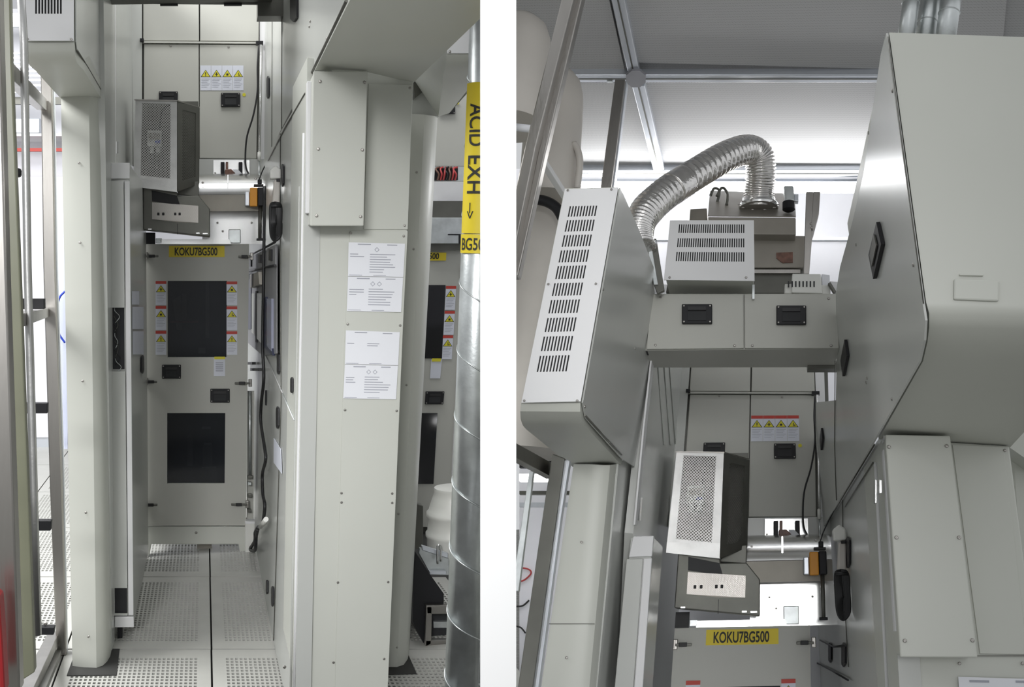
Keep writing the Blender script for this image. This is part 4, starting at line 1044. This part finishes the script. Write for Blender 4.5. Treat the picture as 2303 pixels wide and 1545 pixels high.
# ---- flexible foil duct
fd = thing('flexible_duct', 'crinkled silver flexible duct arching above vent box', 'duct', R.P(1706, 465, 3.5))
ctl = [(1446, 560, 2.95), (1436, 528, 2.98), (1446, 486, 3.02), (1490, 440, 3.1), (1560, 394, 3.2), (1630, 353, 3.3), (1680, 337, 3.38), (1706, 352, 3.42), (1711, 392, 3.45), (1707, 430, 3.48), (1706, 462, 3.5)]
path = spline([R.P(*c) for c in ctl], 26)
rad = lambda i: R.px(3.3) * (37 + (1.9 if i % 4 in (0, 1) else -1.9)) * (1.0 if i > 60 else .78 + .22 * i / 60)
sweep('foil_hose', path, rad, FOIL, fd, 36)
sweep('tape_cuff', path[86:98], R.px(3.3) * 39.5, FOIL, fd, 36)
lathe('flange_ring', R.P(1706, 470, 3.5), R.U, [(r * R.px(3.5), z * R.px(3.5)) for r, z in ((46, 0), (48, 6), (46, 11), (40, 12), (39, 26), (37, 27))], BRIGHT, fd, 40)
for a in range(10):
    an = a * .628; screw(R.P(1706 + 43 * math.cos(an), 461 + 12 * math.sin(an), 3.44), (R.U - R.D * .3).normalized(), .007, fd)
# ---- pump block behind the vent box
pb = thing('pump_unit', 'tan metal pump block with motor behind vent box, right aisle', 'machine', R.P(1740, 655, 3.6))
prism('head_block', R, [(1592, 487), (1790, 489), (1790, 528), (1594, 526)], 3.42, .3, TAN, pb, .004)
slab('head_top', [R.P(1592, 487, 3.42), R.P(1790, 489, 3.42), R.P(1788, 438, 3.75), R.P(1597, 430, 3.75)], R.U * .004, TAN, pb)
prism('body_block', R, [(1690, 528), (1818, 530), (1816, 602), (1690, 602)], 3.48, .2, TAN, pb, .004)
prism('body_hole', R, [(1746, 568), (1783, 567), (1783, 590), (1760, 591), (1746, 580)], 3.474, .008, COPPER, pb)
prism('base_block', R, [(1690, 602), (1806, 602), (1806, 620), (1770, 640), (1765, 660), (1690, 660)], 3.5, .2, DARKST, pb, .004)
prism('base_rail', R, rect(1690, 606, 1800, 614), 3.48, .03, STEEL, pb)
for c in ([(1598, 440, 3.6), (1606, 424, 3.6), (1618, 430, 3.6), (1612, 458, 3.6)], [(1612, 442, 3.55), (1624, 422, 3.55), (1636, 436, 3.55), (1634, 462, 3.55)]):
    sweep('hose', spline([R.P(*p) for p in c], 6), .006, DARKST, pb, 8)
prism('side_block', R, [(1552, 470), (1590, 468), (1592, 500), (1550, 500)], 3.6, .1, TAN, pb, .003)
prism('valve_body', R, [(1762, 417), (1785, 417), (1787, 452), (1766, 452)], 3.44, .06, GALV, pb, .006)
lathe('valve_motor', R.P(1774, 474, 3.44), R.U, [(r * R.px(3.44), z * R.px(3.44)) for r, z in ((11, 0), (15, 3), (15, 22), (12, 24))], BLACK, pb, 20)
prism('valve_stub', R, rect(1786, 436, 1796, 452), 3.45, .03, ALU, pb, .003)
pl = thing('steel_bracket_post', 'slim steel bracket post standing right of pump block', 'post', R.P(1818, 615, 3.3))
prism('flat', R, [(1813, 431), (1829, 431), (1820, 616), (1807, 616)], 3.3, .012, STEEL, pl, .002)
prism('flange', R, [(1829, 431), (1845, 431), (1842, 480), (1826, 540), (1820, 616), (1818, 616)], 3.31, .03, STEEL, pl, .002)
screws(R, [(1824, 503), (1826, 512)], 3.3, pl, 3)
wb = thing('slotted_white_box', 'small white slotted box at right end of bridge top', 'box', R.P(1820, 660, 3.2))
prism('lower_body', R, [(1765, 638), (1868, 641), (1868, 662), (1765, 660)], 3.16, .12, WHITEP, wb, .003)
prism('upper_body', R, [(1782, 615), (1846, 616), (1850, 660), (1780, 658)], 3.15, .12, WHITEP, wb, .003)
for j in range(8): prism('slot', R, rect(1772 + 8.2 * j, 632, 1775 + 8.2 * j, 645), 3.148, .006, LINER, wb)
prism('side_wing', R, [(1848, 616), (1866, 618), (1868, 660), (1850, 660)], 3.2, .06, PAPER, wb, .002)
prism('toggle', R, [(1862, 636), (1868, 634), (1881, 655), (1876, 660)], 3.14, .02, DARKST, wb, .002)
prism('toggle_base', R, [(1866, 632), (1888, 634), (1888, 658), (1880, 658)], 3.17, .02, PAINTW, wb, .002)
lb3 = thing('folded_bracket', 'folded steel bracket between tower cover and vent box', 'bracket', R.P(1480, 655, 2.95))
prism('arm', R, [(1448, 536), (1476, 536), (1494, 652), (1478, 660), (1452, 590)], 2.98, .02, DARKST, lb3, .002)
prism('face', R, [(1456, 556), (1466, 556), (1480, 640), (1470, 640)], 2.97, .01, GALV, lb3, .002)
prism('clip', R, rect(1450, 550, 1470, 559), 2.96, .02, COPPER, lb3, .002)
prism('clip_frame', R, rect(1446, 540, 1476, 548), 2.965, .02, ALU, lb3, .002)

# ---- ceiling grid
HC = 2.05
ce = slab('ceiling', [R.PU(x, y, HC + .04) for x, y in [(700, -420), (2500, -420), (2290, 380), (1220, 380)]], R.U * .03, CEIL); struct(ce)
def cpan(pts):
    return slab('ceiling_panel', [R.PU(x, y, HC + .012) for x, y in pts], R.U * .015, CEIL, ce)
cpan([(1405, 140), (1990, 155), (2250, 155), (2300, -400), (1290, -400)])
cpan([(1150, 158), (1405, 158), (1370, 0), (1280, -400), (1000, -400)])
cpan([(1450, 186), (2000, 186), (1985, 372), (1490, 372)])
cpan([(1150, 186), (1432, 186), (1470, 372), (1200, 372)])
def cbeam(a, b, w, h=.03, nm='ceiling_bar'):
    p, q_ = R.PU(*a, HC), R.PU(*b, HC); o = beam(nm, p, q_, w, h, R.U, ALU, ce, .003)
    beam('bar_slot', p - R.U * (h / 2 + .0005), q_ - R.U * (h / 2 + .0005), w * .12, .002, R.U, DARKST, ce, 0)
cbeam((1366, -120), (1428, 168), .045)
cbeam((1436, 186), (1482, 376), .05)
cbeam((1150, 170), (2010, 170), .05)
cbeam((1200, 384), (1990, 384), .07)
ond = [(1430 + 24 * math.cos(a), 178 + 20 * math.sin(a)) for a in [i * .7854 + .39 for i in range(8)]]
slab('grid_node', [R.PU(x, y, HC - .025) for x, y in ond], R.U * .01, mat('grey_node_plastic', (.3, .3, .33), .4), ce)
prism('node_lug', R, rect(1365, 166, 1377, 183), R.dU(1370, 176, HC) - .01, .01, GALV, ce)
dfar = R.dU(1600, 392, HC) + .05
lt = thing('strip_light', 'bright fluorescent strip light under far ceiling edge, right aisle', 'light', R.P(1620, 420, dfar))
prism('tube', R, [(1280, 408), (1960, 408), (1960, 428), (1280, 428)], dfar + .05, .03, LAMP, lt)
sl = area('strip_light_glow', R.P(1620, 440, dfar - .03), R.P(1620, 330, 3.5), 1.6, .08, 7.0)
prism('housing', R, [(1270, 402), (1970, 402), (1970, 408), (1270, 408)], dfar + .02, .08, ALU, lt)
wb2 = slab('wall_back', [R.P(x, y, dfar + .35) for x, y in [(1150, 380), (2100, 380), (2100, 797), (1150, 797)]], R.D * .04, BGWALL); struct(wb2)
prism('wall_joint', R, rect(1270, 534, 1990, 540), dfar + .34, .02, ALU, wb2)
struct(slab('wall_right', [R.P(x, y, 5.6) for x, y in [(1168, 700), (2400, 700), (2400, 2000), (1168, 2000)]], R.D * .04, BGWALL))

# ---- pipes above the right cabinet
for i, (x, w, lab) in enumerate(((2044, 20, 'slim galvanised pipe above right cabinet, leftmost of three'), (2087, 24, 'galvanised pipe above right cabinet, middle of three'), (2133, 24, 'galvanised pipe above right cabinet, rightmost of three'))):
    o = thing('ceiling_pipe', lab, 'pipe', R.P(x - 6, 80, 2.4), 'pipes above right cabinet')
    dd_ = 2.45 + .05 * (i % 2)
    sweep('pipe_wall', [R.P(x - 10, 110, dd_), R.P(x + 14, -60, dd_)], w * R.px(dd_), GALV, o, 28)
    yy = (8, 52, 30)[i]
    lathe('ring_seam', R.P(x + 4 - .14 * (yy - 10), yy, dd_), (R.P(x + 14, -60, dd_) - R.P(x - 10, 110, dd_)), [((w + .4) * R.px(dd_), -.002), ((w + 1.6) * R.px(dd_), 0), ((w + .4) * R.px(dd_), .002)], GALV, o, 28)
tag(prism('eye_clip', R, [(1989, 96), (1997, 96), (1995, 116), (1988, 116)], 2.6, .02, DARKST), 'small dark clip at top left corner of right cabinet', 'clip')

# ---- frame, tanks and bright room at the left of the right aisle
ff = thing('guard_frame', 'leaning stainless guard frame at left edge of right aisle', 'frame', R.P(1180, 560, 1.9))
prism('post', R, [(1272, -40), (1300, -40), (1205, 330), (1150, 600), (1120, 600), (1160, 420), (1180, 330)], 1.9, .04, STEEL, ff, .003)
prism('post_edge', R, [(1302, -40), (1318, -40), (1225, 350), (1165, 620), (1152, 620), (1210, 340)], 1.93, .03, STEEL, ff, .003)
prism('lower_post', R, [(1242, 1020), (1270, 1030), (1252, 1160), (1192, 1590), (1158, 1590), (1226, 1120)], 2.55, .04, DARKST, ff, .003)
prism('lower_trim', R, [(1273, 1032), (1281, 1036), (1262, 1160), (1205, 1590), (1196, 1590), (1254, 1150)], 2.58, .03, ALU, ff, .002)
prism('upright', R, [(1190, 1060), (1200, 1060), (1166, 1330), (1150, 1330)], 2.8, .02, GALV, ff, .002)
beam('rail', R.P(1140, 1008, 2.4), R.P(1240, 1062, 2.62), .03, .04, R.U, STEEL, ff)
prism('rear_post', R, [(1383, 178), (1406, 178), (1374, 425), (1350, 425)], 3.06, .05, STEEL, ff, .003)
prism('rear_post_edge', R, [(1406, 182), (1410, 182), (1380, 425), (1375, 425)], 3.08, .04, ALU, ff, .002)
beam('brace', R.P(1214, 352, 2.5), R.P(1275, 448, 2.7), .02, .02, R.U, PAINTW, ff)
def tank(lab, cx, yb, yt, rx, d, tm):
    o = thing('storage_tank', lab, 'tank', R.P(cx, yb, d)); b = R.P(cx, yb, d); h = (R.P(cx, yt, d) - b).dot(R.U); r = rx * R.px(d)
    lathe('tank_shell', b, R.U, [(r * .96, 0), (r, h * .04), (r, h * .62), (r * .985, h * .66), (r, h * .7), (r * .97, h * .8), (r * .85, h * .9), (r * .6, h * .97), (.001, h)], tm, o, 48)
    return o
t1 = tank('milky plastic tank at upper left corner of right aisle', 1150, 285, 45, 92, 2.55, TANKM)
t2 = tank('second milky plastic tank behind leaning post, right aisle', 1232, 450, 160, 78, 2.9, TANKM)
t3 = tank('large shaded tank left of vented tower, right aisle', 1190, 1020, 452, 104, 3.0, TANKM)
sweep('tank_strap', [R.P(1160, 286, 2.4), R.P(1196, 290, 2.4)], .012, PAPER, t1, 8)
sweep('pipe_loop', spline([R.P(1298, 425, 2.85), R.P(1304, 370, 2.85), R.P(1300, 340, 2.85), R.P(1290, 322, 2.85)], 6), .012, TANKM, t2, 10)
sweep('rim_band', spline([R.P(1196, 448, 2.8), R.P(1225, 452, 2.8), R.P(1250, 466, 2.8), R.P(1266, 492, 2.8)], 6), .018, BLACK, t3, 8)
for c, lab in (([(1160, 1275), (1188, 1280), (1194, 1290), (1178, 1305), (1160, 1308)], 'pink looped cable on white floor left of right aisle'), ([(1160, 1364), (1176, 1362), (1190, 1350)], 'dark curved cable on white floor, lower left of right aisle'), ([(1160, 1408), (1172, 1412), (1182, 1424)], 'short dark cable on white floor, lowest at left of right aisle')):
    tag(sweep('floor_cable', spline([R.P(x, y, 5.59) for x, y in c], 6), .005, PINK if 'pink' in lab else RUBBER, None, 8), lab, 'cable')
rk = thing('light_rack', 'bright ceiling lights and dark rails in room beyond leaning frame', 'light', R.P(1200, 1110, 4.9))
prism('lamp', R, rect(1168, 1066, 1236, 1082), 4.9, .03, LAMP, rk)
prism('lamp', R, rect(1168, 985, 1200, 993), 4.9, .03, LAMP, rk)
prism('dark_rail', R, rect(1168, 1036, 1240, 1052), 4.9, .03, BLACK, rk)
prism('dark_rail', R, rect(1168, 1104, 1300, 1112), 4.9, .03, DARKST, rk)
prism('grey_band', R, rect(1168, 1130, 1300, 1140), 4.9, .03, ALU, rk)
